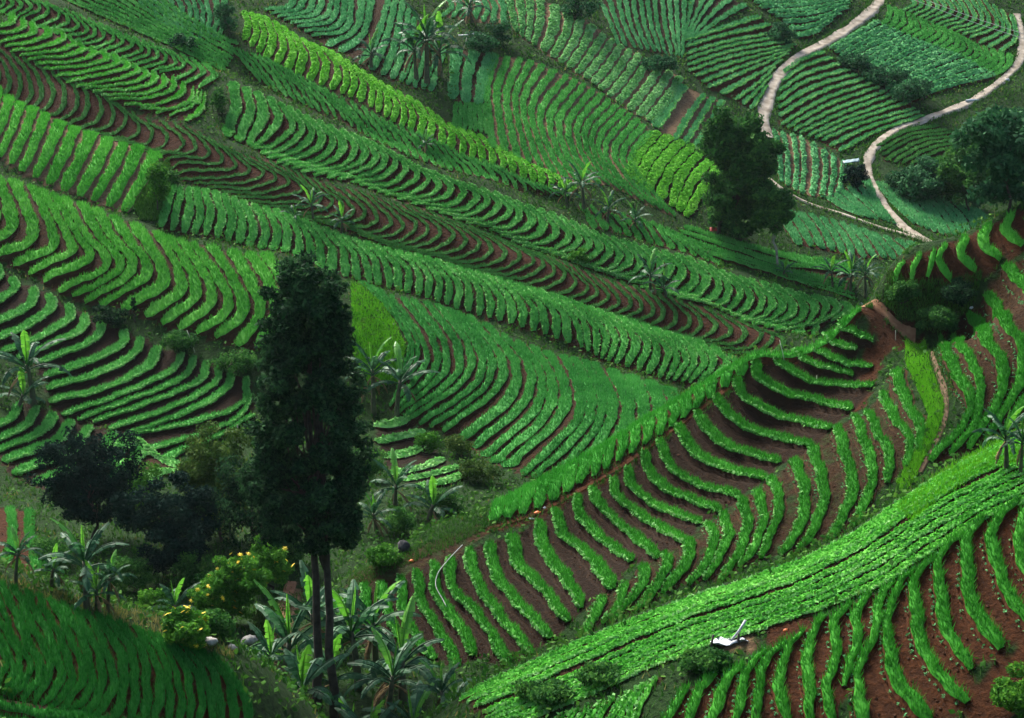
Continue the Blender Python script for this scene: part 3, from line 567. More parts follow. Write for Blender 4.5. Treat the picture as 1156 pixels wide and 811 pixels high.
AZ = np.where(AY <= 0, -1.7, AZ)
gx_, gy_ = AX.ravel(), AY.ravel()
colr = np.zeros((gx_.size, 4)); colr[:, :3] = SOIL['brown']; colr[:, 3] = .66
fieldmask = np.zeros(gx_.size, bool)
SOIL_PATCHES = [([(972, 348), (990, 338), (1000, 345), (1040, 380), (1045, 392), (1000, 400), (985, 440), (970, 470), (955, 450), (975, 400), (990, 385)], 'B', 'red', .12),
  ([(545, 605), (560, 588), (640, 548), (740, 490), (850, 416), (862, 424), (750, 505), (640, 572), (600, 590)], 'B', 'red', .15),
  ([(860, 705), (905, 693), (925, 702), (900, 725), (860, 730)], 'C', 'red', .1), ([(820, 715), (860, 705), (850, 735), (815, 738)], 'C', 'tan', .2), ([(1090, 790), (1156, 720), (1180, 760), (1130, 830), (1080, 830)], 'C', 'red', .05),
  ([(530, 800), (560, 782), (575, 790), (555, 808)], 'C', 'red', 0), ([(0, 790), (120, 800), (240, 818), (240, 826), (100, 822), (0, 806)], 'D', 'red', 0),
  ([(395, 650), (540, 590), (560, 600), (520, 625), (400, 690)], 'B', 'brown', .3), ([(1003, 306), (1110, 308), (1098, 345), (1060, 378), (1018, 364), (1000, 344)], 'B', 'dark', .3),
  ([(300, 690), (330, 655), (345, 670), (325, 710), (315, 745), (285, 745)], 'A', 'tan', .2)]
for poly, sf, so, wd_ in SOIL_PATCHES:
    P = np.array(poly, float); P = np.r_[P, P[:1]]; q = np.concatenate([np.linspace(P[k], P[k+1], 6)[:-1] for k in range(len(P)-1)])
    P = march(q[:, 0], q[:, 1], SURF[sf]); P = P[np.isfinite(P[:, 0])]
    FIELD_AREAS.insert(0, (P[:, :2], None, dict(surf=sf, soil=so, weed=wd_)))
for outline, rows, f in FIELD_AREAS:
    lo = outline.min(0)-.5; hi = outline.max(0)+.5
    s = np.where((gx_ > lo[0]) & (gx_ < hi[0]) & (gy_ > lo[1]) & (gy_ < hi[1]))[0]
    zz = SURF[f['surf']](gx_[s], gy_[s]); s = s[zz > hT(gx_[s], gy_[s])-.3]
    m = s[inside(gx_[s], gy_[s], outline)]
    colr[m, :3] = SOIL[f['soil']]; colr[m, 3] = f['weed']*1.2; fieldmask[m] = True
ny, nx = AX.shape
mb = MB(); ii = (np.arange(ny-1)[:, None]*nx+np.arange(nx-1)[None]).ravel()
mb.add(np.c_[gx_, gy_, AZ.ravel()], np.stack([ii, ii+1, ii+nx+1, ii+nx], 1), 0, True)
me = mb.mesh('ground', [M_GROUND]); ca = me.color_attributes.new('soil', 'FLOAT_COLOR', 'POINT'); ca.data.foreach_set('color', colr.astype(np.float32).ravel())
gr = link(bpy.data.objects.new('ground', me)); tag(gr, kind='structure')
fm = Grid(0, 0, 1, np.zeros((2, 2)))
SUBX = slice(6, 6+441); SUBY = slice(7, 7+549)
fmask = fieldmask.reshape(ny, nx)[SUBY, SUBX]
def in_field(x, y):
    i = np.clip(np.round((x+110)/.5).astype(int), 0, fmask.shape[1]-1); j = np.clip(np.round((y-56)/.5).astype(int), 0, fmask.shape[0]-1)
    return fmask[j, i]
# ------------------------------------------------------------------ roads and paths
ROADS = []
def ribbon(name, px, width, mat, surf=None, lift=.12, widths=None):
    p = smooth_curve(px, 60); P = march(p[:, 0], p[:, 1], SURF[surf] if surf else hT); P = P[np.isfinite(P[:, 0])]
    d = np.r_[0, np.cumsum(np.linalg.norm(np.diff(P[:, :2], axis=0), axis=1))]; n = max(6, int(d[-1]/.4)); w = np.linspace(0, d[-1], n)
    X = np.interp(w, d, P[:, 0]); Y = np.interp(w, d, P[:, 1])
    k = np.ones(7)/7
    X = np.convolve(np.pad(X, 3, mode='edge'), k, 'valid'); Y = np.convolve(np.pad(Y, 3, mode='edge'), k, 'valid')
    ROADS.append((np.c_[X, Y], width)); T = norm(np.c_[np.gradient(X), np.gradient(Y)]); N = np.c_[-T[:, 1], T[:, 0]]
    ww = width/2*(1+.28*np.interp(w, np.linspace(0, d[-1], max(4, int(d[-1]/1.5))), rng.uniform(-1, 1, max(4, int(d[-1]/1.5)))))
    V = []; S = [-1.15, -.8, -.3, .3, .8, 1.15]
    base = hT(X, Y)
    for s in S:
        x = X+N[:, 0]*ww*s; y = Y+N[:, 1]*ww*s; g = hT(x, y)
        z = np.maximum(g, base*.6+g*.4)+lift if abs(s) < 1 else g-.05
        V.append(np.c_[x, y, z])
    V = np.stack(V, 1); i = np.arange(n-1)[:, None]*6; jj = np.arange(5)
    mb = MB(); mb.add(V.reshape(-1, 3), np.stack([i+jj, i+jj+1, i+6+jj+1, i+6+jj], -1).reshape(-1, 4), 0, True)
    return tag(mb.build(name, mat), kind='structure')
ribbon('dirt_road', [(1000, -12), (990, 6), (960, 32), (930, 50), (900, 66), (880, 85), (868, 110), (862, 135), (867, 158)], 1.3, M_DIRT, 'A')
ribbon('dirt_road', [(1147, 15), (1153, 40), (1152, 68), (1130, 92), (1098, 114), (1060, 130), (1020, 143), (998, 156), (981, 176), (980, 195), (988, 215), (1005, 240), (1022, 258), (1054, 277)], 1.05, M_DIRT, 'A')
ribbon('footpath', [(866, 200), (880, 212), (910, 229), (950, 242), (990, 256), (1024, 266), (1054, 278)], .5, M_DIRT, 'A')
ribbon('footpath', [(973, 348), (985, 341), (992, 352), (1008, 366), (1025, 376), (1040, 383)], .85, M_PATH, 'B', .05)
ribbon('footpath', [(1048, 388), (1057, 415), (1067, 445), (1070, 465), (1062, 490), (1045, 520), (1036, 540)], .34, M_TRAIL, 'B', .05)
ribbon('footpath', [(545, 600), (575, 590), (610, 578), (650, 556), (690, 535), (735, 503), (790, 463), (840, 425)], .4, SOILM['red'], 'B', .03)
ribbon('footpath', [(330, 655), (318, 690), (310, 715), (300, 735)], .8, M_PATH, 'A', .05)
ribbon('footpath', [(-20, 792), (40, 803), (110, 812), (190, 826)], .55, M_PATH, 'D', .05)
def near_road(x, y, pad=.2):
    r = np.zeros(len(x), bool)
    for P, w in ROADS:
        lo = P.min(0)-3; hi = P.max(0)+3; s = np.where((x > lo[0]) & (x < hi[0]) & (y > lo[1]) & (y < hi[1]))[0]
        if len(s):
            for q in np.array_split(s, max(1, len(s)//4000)):
                D = np.linalg.norm(np.c_[x[q], y[q]][:, None]-P[None], axis=2).min(1); r[q] |= D < w/2*1.1+pad
    return r
def in_view(x, y, m=1.3):
    return (np.abs(x)/np.maximum(y, 1) < tan(HFOV/2)*m)
NROW = 0; NTRI = 0
for f, g, rows, wid in built:
    mats = [GREEN[f['mat']], SOILM[f['soil']], GREEN['fringe'], GREEN['blue']]
    allp = np.concatenate(rows); cx, cy = allp.mean(0); root = empty(f['name'], (cx, cy, ground(cx, cy)), f['label'], f['cat'], 'terraced crop fields on the hillsides'); root['kind'] = 'thing'
    for P, w in zip(rows, wid):
        zs = g(P[:, 0], P[:, 1]); vis = zs > hT(P[:, 0], P[:, 1])-.25
        # keep the longest uncovered run
        best = (0, 0); s = None
        for i, ok in enumerate(list(vis)+[False]):
            if ok and s is None: s = i
            if not ok and s is not None:
                if i-s > best[1]-best[0]: best = (s, i)
                s = None
        P = P[best[0]:best[1]]; w = w[best[0]:best[1]]
        if len(P) < 3: continue
        mb = build_row(P, w, f, g)
        if mb is None: continue
        for k in range(len(mb.v)): mb.v[k] = mb.v[k]-np.array(root.location)
        mb.build('crop_row', mats, root); NROW += 1; NTRI += sum(len(x) for x in mb.f)
print('rows', NROW, 'faces', NTRI)
# ------------------------------------------------------------------ undergrowth on the uncultivated banks
def scatter_weeds(name, n, mat, size, surf_test, blades=True, patch=6, thr=0.0, seed=5, region=None):
    n = int(n*1.22); x = rng.uniform(-100, 100, n); y = 66+(318-66)*rng.uniform(0, 1, n)**1.25
    ok = in_view(x, y) & ~in_field(x, y); x, y = x[ok], y[ok]
    if region is not None: ok = region(x, y); x, y = x[ok], y[ok]
    p = sines(x, y, patch, seed)+.6*sines(x, y, patch/3, seed+1); ok = p > thr; x, y = x[ok], y[ok]
    ok = ~near_road(x, y, .1); x, y = x[ok], y[ok]
    z = hT(x, y); k = len(x); mb = MB()
    px = y/FPX; L = size*rng.uniform(.5, 1.4, k); C = np.c_[x, y, z]
    if blades:
        bw = np.maximum(.05, 1.0*px)[:, None]; a = rng.uniform(0, pi, k); B = np.c_[np.cos(a), np.sin(a), np.zeros(k)]*bw
        D = norm(np.c_[rng.normal(0, .45, (k, 2)), np.ones(k)])*L[:, None]
        mb.add(np.stack([C-B-[0, 0, .03], C+B-[0, 0, .03], C+D], 1).reshape(-1, 3), np.arange(k*3).reshape(-1, 3), 0)
    else:
        C[:, 2] += rng.uniform(0, 1, k)**1.5*size*2.2
        leaves(mb, C, np.maximum(size*.5, 1.3*px), np.tile([0, 0, 1.], (k, 1)), 0, .6, .4)
    return tag(mb.build(name, mat), kind='stuff', label=None)
o = scatter_weeds('undergrowth', 260000, GREEN['weed'], .30, None, False, 7, -.25, 5); tag(o, 'dark green weeds and scrub covering the banks between the fields', 'undergrowth')
o = scatter_weeds('grass_tufts', 260000, GREEN['weed'], .38, None, True, 5, -.3, 8); tag(o, 'tufted green grass on the uncultivated banks', 'grass')
o = scatter_weeds('dry_grass', 60000, GREEN['dry'], .34, None, True, 4, .22, 11); tag(o, 'dry yellowish grass in patches on the banks', 'grass')


def patch(name, poly, n, mat, size, label, surf=None, cat='grass'):
    """blades of grass over the ground seen inside a photo outline"""
    poly = np.array(poly, float); lo, hi = poly.min(0), poly.max(0); u = rng.uniform(lo[0], hi[0], n); v = rng.uniform(lo[1], hi[1], n)
    ok = inside(u, v, poly); P = march(u[ok], v[ok], SURF[surf] if surf else hT); P = P[np.isfinite(P[:, 0])]
    P = P[~near_road(P[:, 0], P[:, 1], .0)]; k = len(P); px = P[:, 1]/FPX; bw = np.maximum(.03, .65*px)[:, None]; a = rng.uniform(0, pi, k); B = np.c_[np.cos(a), np.sin(a), np.zeros(k)]*bw
    D = norm(np.c_[rng.normal(0, .4, (k, 2)), np.ones(k)])*(size*rng.uniform(.5, 1.4, (k, 1))); mb = MB()
    mb.add(np.stack([P-B-[0, 0, .03], P+B-[0, 0, .03], P+D], 1).reshape(-1, 3), np.arange(k*3).reshape(-1, 3), 0)
    return tag(mb.build(name, mat), kind='stuff', label=label, cat=cat)
patch('grass_bank', [(1022, 385), (1044, 385), (1052, 420), (1066, 455), (1062, 490), (1040, 530), (1020, 560), (1012, 545), (1036, 505), (1048, 470), (1036, 440), (1022, 410)], 26000, GREEN['grass'], .22, 'glowing short grass on the bank left of the ridge trail', 'B')
patch('grass_bank', [(396, 318), (410, 322), (440, 352), (458, 392), (450, 432), (420, 440), (398, 400)], 14000, GREEN['grass'], .28, 'bright grass on the steep bank right of the tall tree top', 'A')
patch('grass_bank', [(170, 185), (190, 180), (198, 206), (184, 250), (160, 250), (150, 236)], 9000, GREEN['weed'], .3, 'rough grass on the bank closing the wide straight beds', 'A')
patch('grass_bank', [(395, 640), (430, 600), (500, 582), (560, 575), (545, 600), (500, 622), (430, 650), (390, 680)], 16000, GREEN['weed'], .18, 'sparse dull grass on the slope at the left end of the ridge', 'B')
patch('grass_bank', [(1010, 575), (1060, 535), (1110, 500), (1156, 478), (1156, 520), (1110, 535), (1060, 565), (1030, 590)], 22000, GREEN['grass'], .25, 'bright grass along the top of the near right hill', 'C')
patch('grass_bank', [(0, 650), (90, 675), (150, 690), (200, 705), (270, 735), (265, 745), (180, 718), (90, 688), (0, 662)], 9000, GREEN['dry'], .25, 'yellowish dry grass along the top of the near left mound', None)
patch('grass_bank', [(1000, 305), (1030, 318), (1075, 315), (1110, 306), (1100, 345), (1060, 378), (1030, 370), (998, 345)], 7000, GREEN['weed'], .3, 'hanging weeds on the earth cliff of the ridge', 'B')

def clods(n):
    """lumps of earth lying between the beds"""
    x = rng.uniform(-45, 45, n); y = rng.uniform(72, 136, n); ok = in_view(x, y) & in_field(x, y); x, y = x[ok], y[ok]; k = len(x)
    r = rng.uniform(.025, .085, (k, 1)); C = np.c_[x, y, hT(x, y)+r[:, 0]*.3]; d = np.array([(1, 0, 0), (0, 1, 0), (-1, 0, 0), (0, -1, 0), (0, 0, .8), (0, 0, -.8)], float)
    V = C[:, None]+d[None]*r[:, None]*rng.uniform(.6, 1.4, (k, 6, 1))+rng.normal(0, .01, (k, 6, 3)); i = np.arange(k)[:, None, None]*6
    Fc = (np.array([(0, 1, 4), (1, 2, 4), (2, 3, 4), (3, 0, 4), (1, 0, 5), (2, 1, 5), (3, 2, 5), (0, 3, 5)])[None]+i).reshape(-1, 3); mb = MB(); mb.add(V.reshape(-1, 3), Fc, 0)
    return tag(mb.build('soil_clods', flatmat('earth clods', (.020, .009, .005), (.10, .045, .022), 2.0, .95, .1)), kind='stuff', label='small lumps of brown earth lying between the near beds', cat='soil clods')
clods(16000)
def verges():
    C = []
    for P, w in ROADS:
        T = norm(np.gradient(P, axis=0)); N = np.c_[-T[:, 1], T[:, 0]]; k = len(P)*26; i = rng.integers(0, len(P), k)
        o = rng.choice([-1, 1], k)*(w/2*rng.uniform(.82, 1.1, k)+rng.exponential(.12, k)); C.append(P[i]+N[i]*o[:, None]+rng.normal(0, .12, (k, 2)))
    C = np.concatenate(C); C = C[sines(C[:, 0], C[:, 1], 3, 31) > -.22]; C = np.c_[C, hT(C[:, 0], C[:, 1])+.05]; k = len(C); px = C[:, 1]/FPX; bw = np.maximum(.035, .7*px)[:, None]; a = rng.uniform(0, pi, k); B = np.c_[np.cos(a), np.sin(a), 0*a]*bw
    D = norm(np.c_[rng.normal(0, .4, (k, 2)), np.ones(k)])*rng.uniform(.12, .34, (k, 1)); mb = MB(); mb.add(np.stack([C-B, C+B, C+D], 1).reshape(-1, 3), np.arange(k*3).reshape(-1, 3), 0)
    return tag(mb.build('grass_verge', GREEN['weed']), kind='stuff', label='ragged grass creeping over the edges of the roads and paths', cat='grass')
verges()
# ------------------------------------------------------------------ trees and shrubs
M_LEAF = {
 'dark':  leafmat('dark evergreen foliage', (.003, .012, .005), (.008, .033, .013), (.045, .125, .040), .25, .8, .04, scale=.6),
 'black': leafmat('blackish shrub foliage', (.004, .013, .010), (.008, .025, .017), (.020, .05, .032), .1, .8, .02, scale=.8),
 'olive': leafmat('olive tree foliage', (.012, .040, .006), (.040, .090, .014), (.12, .18, .03), .25, scale=.8),
 'tree':  leafmat('broadleaf tree foliage', (.008, .040, .010), (.026, .105, .020), (.10, .26, .04), .35, scale=.6),
 'wood':  leafmat('bluish woodland foliage', (.008, .036, .014), (.022, .090, .034), (.065, .19, .07), .25, scale=.6),
 'bush':  leafmat('fresh bush foliage', (.014, .075, .008), (.045, .17, .016), (.13, .32, .03), .3, scale=.8),
}
M_YELLOW = flatmat('yellow flower petals', (.75, .50, .01), (.9, .70, .03), 8, .6)
def limb_paths(mb, base, top, r0, r1, n=9, wob=.15, k=8):
    base = np.array(base, float); top = np.array(top, float); t = np.linspace(0, 1, n)[:, None]
    P = base*(1-t)+top*t; P[1:-1] += rng.normal(0, wob, (n-2, 3))*np.array([1, 1, .2])
    tube(mb, P, r0*(1-t[:, 0])+r1*t[:, 0], k, 0, True, .06); return P
def crown_points(ells, n, clump, gap=.0, shell=.55):
    """leaf centres gathered in clumps through ellipsoids (cx,cy,cz,rx,ry,rz)"""
    vol = np.array([e[3]*e[4]*e[5] for e in ells])**.75; vol /= vol.sum(); C = []; U = []
    for e, w in zip(ells, vol):
        m = int(n*w); nc = max(5, int(1.3*(e[3]*e[4]+e[3]*e[5]+e[4]*e[5])/(clump**2)*(1-gap)))
        d = norm(rng.normal(size=(nc, 3))); r = rng.uniform(shell, 1.14, (nc, 1)); cc = np.array(e[:3])+d*r*np.array(e[3:])
        k = rng.integers(0, nc, m); o = rng.normal(0, 1, (m, 3)); o = norm(o)*rng.uniform(.15, 1, (m, 1))**.5*clump*np.array([1, 1, .7])
        C.append(cc[k]+o); U.append(norm(o)+d[k]*.7+np.array([0, 0, .5]))
    return np.concatenate(C), np.concatenate(U)
def flower_mesh():
    mb = MB(); a = np.arange(16)*2*pi/16; r = np.where(np.arange(16) % 2, .15, .07)
    V = np.r_[[(0, 0, .03)], np.c_[r*np.cos(a), r*np.sin(a), 0*a]]; k = np.arange(16)
    mb.add(V, np.stack([0*k, k+1, (k+1) % 16+1], 1)); return mb
def tree(name, loc, ells, n, leaf, mat, label, cat='tree', trunks=(), bark=None, clump=.8, gap=0, group=None, limbs=True, flowers=0, crown_name='crown', wob=.15):
    root = empty(name, loc, label, cat, group); mb = MB()
    C, U = crown_points(ells, n, clump, gap); leaves(mb, C, leaf, norm(U), 0, .5, .45)
    mb.build(crown_name, M_LEAF[mat], root)
    for b, t, r0, r1 in trunks:
        tb = MB(); P = limb_paths(tb, b, t, r0, r1, 9, wob)
        if limbs:
            for e in ells:
                i = rng.integers(len(P)//2, len(P)-1); q = P[i]; c0 = np.array(e[:3])
                if np.linalg.norm(c0-q) > .3: limb_paths(tb, q, q*.25+c0*.75, r1*.9, r1*.3, 5, .12, 5)
        tb.build('trunk' if cat == 'tree' else 'stem', bark or M_BARK, root)
    if flowers:
        k = rng.choice(len(C), flowers, replace=False); fm_ = None
        for q in C[k]*1.06:
            if fm_ is None: fo = flower_mesh().build('flower', M_YELLOW, root); fm_ = fo.data
            else: fo = bpy.data.objects.new('flower', fm_); COL.objects.link(fo); fo.parent = root
            fo.location = tuple(q); fo.rotation_euler = tuple(rng.uniform(-.9, .9, 3)); s_ = rng.uniform(.7, 1.4); fo.scale = (s_, s_, s_)
    return root
def foot(u, v, surf=None): x, y, z = hit(u, v) if surf is None else march([u], [v], SURF[surf])[0]; return (float(x), float(y), float(z)-.05), float(y)/FPX      # base point and metres per pixel

# tall dark tree with two trunks; its foot is hidden by the banana plants below the frame's edge
by = 100.0; bx = at_y(368, 811, by)[0]; bz = ground(bx, by); mp = by/FPX
def tp(u, v, dy=0):                                                    # offset in metres from the tree's foot
    x, y, z = at_y(u, v, by); return (x-bx, dy, z-bz)
def el(u, v, ru, rv, dy=0, ry=None): x, y, z = tp(u, v, dy); return (x, y, z, ru*mp, (ry or ru)*mp, rv*mp)
E = [el(345, 322, 38, 32), el(322, 345, 22, 36, .3), el(370, 342, 23, 36, -.4), el(345, 352, 46, 38), el(345, 378, 47, 40), el(316, 388, 20, 38, .6), el(376, 382, 21, 38, -.5), el(345, 428, 51, 50), el(308, 448, 22, 38, .4), el(388, 444, 25, 42),
     el(345, 492, 57, 56), el(304, 512, 26, 40, -.5), el(393, 502, 27, 46, .4), el(345, 552, 60, 46), el(298, 550, 24, 30, .3), el(398, 560, 22, 40), el(330, 590, 38, 26), el(385, 596, 32, 26, .5), el(365, 580, 36, 36, -1)]
tr = tree('evergreen_tree', (bx, by, bz), E, 66000, .13, 'dark', 'tall dark columnar evergreen on two bare trunks rising in front of the fields', trunks=[((-.35, .1, -.3), tp(350, 480, .1), .26, .10), ((.35, -.1, -.3), tp(362, 470, -.1), .25, .10)], clump=.52, gap=.12, wob=.05)

# round tree and its small neighbour by the winding road
(bx2, by2, bz2), m2 = foot(833, 272)
def el2(u, v, ru, rv, dy=0): return ((u-833)*m2, dy, (272-v)*m2, ru*m2, ru*m2, rv*m2)
tree('broadleaf_tree', (bx2, by2, bz2), [el2(833, 150, 30, 26), el2(815, 165, 20, 26, 1), el2(852, 172, 22, 30, -1), el2(835, 190, 31, 36), el2(828, 222, 30, 28), el2(852, 212, 22, 28, 1), el2(818, 240, 13, 16), el2(842, 245, 22, 18)], 24000, .22, 'tree', 'big round dark broadleaf tree beside the end of the winding road',
     trunks=[((0, 0, -.3), (0, 0, 90*m2), .38, .16), ((-2.2, .3, -.4), (-.6, 0, 60*m2), .22, .1)], clump=1.0, gap=.0)
(bx3, by3, bz3), m3 = foot(878, 302)
def el3(u, v, ru, rv, dy=0): return ((u-878)*m3, dy, (302-v)*m3, ru*m3, ru*m3, rv*m3)
tree('broadleaf_tree', (bx3, by3, bz3), [el3(872, 222, 16, 15), el3(862, 236, 16, 16, .5), el3(884, 236, 15, 15, -.5), el3(872, 248, 20, 12)], 7000, .2, 'tree', 'small dome topped tree on a slender pale trunk in front of the big round tree',
     trunks=[((0, 0, -.2), (-.3, 0, 62*m3), .13, .08)], bark=M_PALEBARK, clump=.75)

def blob_tree(u, vb, w, h, mat, label, n=6000, leaf=.18, name='shrub', cat='shrub', clump=.6, group=None, flowers=0, trunk=.12, gap=0.05, depth=None):
    """bush or tree whose foot stands at (u, vb) of the photo, w by h photo pixels"""
    loc, m = foot(u, vb) if depth is None else ((at_y(u, vb, depth)[0], depth, ground(at_y(u, vb, depth)[0], depth)-.05), depth/FPX)
    W, H = w*m/2, h*m; E = [(0, 0, H*.55, W*.7, W*.6, H*.42)]
    for k in range(4 if n > 1500 else 2):
        a = rng.uniform(0, 2*pi); s = rng.uniform(.38, .6); E.append((cos(a)*W*.55, sin(a)*W*.5, H*rng.uniform(.32, .74), W*s, W*s, H*s*.6))
    return tree(name, loc, E, n, leaf, mat, label, cat, [((0, 0, -.2), (0, 0, H*.6), trunk, trunk*.4)], clump=clump, gap=gap, group=group, flowers=flowers, crown_name='crown' if cat == 'tree' else 'foliage')
G_D = 'dark bushes in the hollow left of the tall tree'
blob_tree(105, 618, 122, 128, 'black', 'blackish round bush nearest the left edge, behind the banana plants', 15000, .13, group=G_D)
blob_tree(196, 652, 132, 124, 'black', 'blackish bluish round bush between the banana plants and the tall tree', 16000, .13, group=G_D)
blob_tree(252, 612, 104, 144, 'olive', 'olive green small tree at the left flank of the tall dark tree', 14000, .13, 'broadleaf_tree', 'tree')
blob_tree(290, 640, 120, 130, 'dark', 'deep green shady bush directly behind the trunks of the tall dark tree', 10000, .13, group=G_D)
blob_tree(160, 570, 46, 44, 'bush', 'small fresh green bush squeezed between the two blackish bushes', 2500, .12)
blob_tree(262, 705, 80, 84, 'bush', 'fresh green bush with yellow flowers beside the stony trail', 14000, .11, name='flowering_shrub', cat='flowering shrub', flowers=70, clump=.45)
blob_tree(305, 668, 56, 62, 'bush', 'leafy bush with few yellow flowers behind the stony trail', 7000, .11, name='flowering_shrub', cat='flowering shrub', flowers=22, clump=.45)
blob_tree(210, 728, 58, 44, 'bush', 'low bush with yellow flowers beside the near left mound', 6000, .10, name='flowering_shrub', cat='flowering shrub', flowers=40, clump=.4)
blob_tree(238, 716, 34, 26, 'tree', 'low dark green bush behind the pale stones', 3500, .10)
blob_tree(306, 712, 30, 30, 'olive', 'dry looking olive bush beside the stony trail', 2500, .09)
for u, vb, w, h, mat, lab, n in [
  (150, 668, 60, 46, 'tree', 'mid green bush between the banana plants and the dark bushes', 4000), (225, 668, 56, 50, 'tree', 'mid green bush below the blackish bluish bush', 4000), (175, 690, 44, 30, 'bush', 'low fresh bush left of the small banana plant in the hollow', 2500),
  (330, 640, 44, 40, 'tree', 'green bush at the left side of the two bare trunks above the trail', 3000), (60, 640, 60, 36, 'tree', 'scrubby bush behind the low banana plant by the red soil plot', 3000), (415, 545, 44, 40, 'tree', 'dark green bush against the right side of the tall tree crown', 3000),
  (455, 600, 50, 30, 'tree', 'scrubby bush between the two banana plants right of the tall tree', 2500), (545, 545, 54, 28, 'olive', 'low olive scrub on the dirt hump next to the ridge crest', 2200), (300, 760, 50, 40, 'bush', 'low fresh bush at the foot of the near left mound', 3000), (380, 740, 60, 50, 'tree', 'shady bush behind the bottom banana clump', 3500)]:
    m = march([u], [vb], hA)[0][1]/FPX
    blob_tree(u, vb, w, h, mat, lab, n, max(.09, 1.6*m), group='bushes in the hollow around the tall tree', clump=.4, trunk=.06, depth=m*FPX)
G_W = 'trees of the dark wood at the right edge'
for u, vb, w, h, mat, lab in [
  (1138, 240, 96, 124, 'wood', 'largest dark tree of the wood touching the right edge'),
  (1092, 240, 76, 76, 'tree', 'rounded tree in the lower middle of the right hand wood'),
  (1050, 226, 72, 48, 'wood', 'low spreading tree at the left end of the right hand wood'),
  (1095, 194, 52, 50, 'tree', 'lighter green tree standing at the top left of the right hand wood'),
  (1156, 180, 56, 56, 'wood', 'tall crown at the upper right corner of the wood below the road'),
  (1132, 150, 52, 26, 'bush', 'pale green bushy tree just under the right hand road')]:
    blob_tree(u, vb, w, h, mat, lab, 6500, .22, 'broadleaf_tree', 'tree', .9, G_W)
G_S = 'shrubs along banks and field edges'
for u, vb, w, h, mat, lab, n in [
  (1015, 218, 40, 26, 'wood', 'dark shrub right of the lower road under the weedy plot', 1800),
  (968, 213, 30, 30, 'black', 'dark shadowy bush below the little shelter', 1500),
  (1000, 100, 50, 26, 'wood', 'dark shrub along the lower edge of the leafy plot between the roads', 1800),
  (1030, 118, 52, 32, 'wood', 'dark bushy hedge clump just above the right hand road', 2200),
  (965, 80, 40, 22, 'wood', 'small dark bush at the upper end of the leafy plot between the roads', 1300),
  (880, 48, 36, 22, 'wood', 'dark bush left of the upper winding road', 1200),
  (655, 22, 40, 30, 'wood', 'dark shrub at the top between the pale leafy band and the dull plot', 1600),
  (740, 82, 50, 20, 'wood', 'dark bank shrub under the dull blue green plot', 1500),
  (540, 60, 44, 26, 'wood', 'dark shrub on the bank right of the bamboo shelter', 1600),
  (560, 48, 26, 30, 'wood', 'small dark bush at the edge of the pale leafy band', 1000),
  (258, 42, 26, 40, 'wood', 'wild hedge bush beside the lime strip in the upper left', 1300),
  (205, 56, 30, 18, 'wood', 'low dark bush in the upper left above the crescent rows', 900),
  (246, 128, 22, 30, 'tree', 'small bush at the right end of the pale hooked rows', 900),
  (178, 236, 30, 52, 'bush', 'grassy bush on the bank at the end of the wide straight beds', 2500),
  (195, 210, 18, 18, 'tree', 'little bush on the corner above the strip of short beds', 600),
  (654, 298, 24, 16, 'bush', 'little pale bush on the edge of the dark soil band', 700),
  (1056, 374, 52, 28, 'tree', 'dark overhanging shrub at the foot of the earth cliff on the ridge', 6000),
  (1085, 342, 42, 24, 'dark', 'dark shrub at the right end of the earth cliff', 3500),
  (1020, 345, 34, 26, 'tree', 'small weedy shrub on the left face of the earth cliff', 1800),
  (622, 788, 84, 18, 'tree', 'low dark hedge at the foot of the near right hill', 4000),
  (672, 768, 66, 17, 'tree', 'small dark bush at the right end of the low hedge', 2500),
  (800, 756, 56, 20, 'tree', 'dark weedy bush below the torn plastic sheet', 3500),
  (1145, 820, 66, 70, 'bush', 'bright green bush in the bottom right corner', 7000),
  (500, 575, 50, 26, 'tree', 'dark weedy bush on the dirt hump right of the banana plants', 2200),
  (520, 515, 36, 24, 'olive', 'olive bush on top of the dirt hump', 1600),
  (480, 512, 26, 26, 'bush', 'small round green bush in the rough ground under the central field', 1200),
  (434, 640, 34, 24, 'bush', 'bright leafy bush right of the tall tree beside the dull slope', 3500),
  (1100, 235, 30, 20, 'wood', 'low bush on the lower fringe of the right hand wood', 900),
  (200, 398, 50, 26, 'tree', 'dark shrub on the bank above the arched leafy rows', 2200),
  (262, 425, 50, 32, 'tree', 'dark shrub on the bank touching the tall tree on its left', 2200),
  (120, 368, 40, 24, 'dark', 'dark shrub on the bank left of the slender dark sapling', 1500)]:
    m = hit(u, min(vb, 810))[1]/FPX
    blob_tree(u, vb, w, h, mat, lab, n, max(.10, 1.7*m), group=G_S, clump=.45, trunk=.06)
# slender dark sapling on the bank
loc, m = foot(151, 366)
tree('sapling', loc, [(0, 0, 1.5, .22, .2, .55), (.05, 0, 2.1, .17, .16, .3)], 500, .09, 'dark', 'slender dark sapling alone on the bank below the grassy beds', 'tree', [((0, 0, -.1), (0, 0, 1.7), .07, .03)], clump=.2, limbs=False)

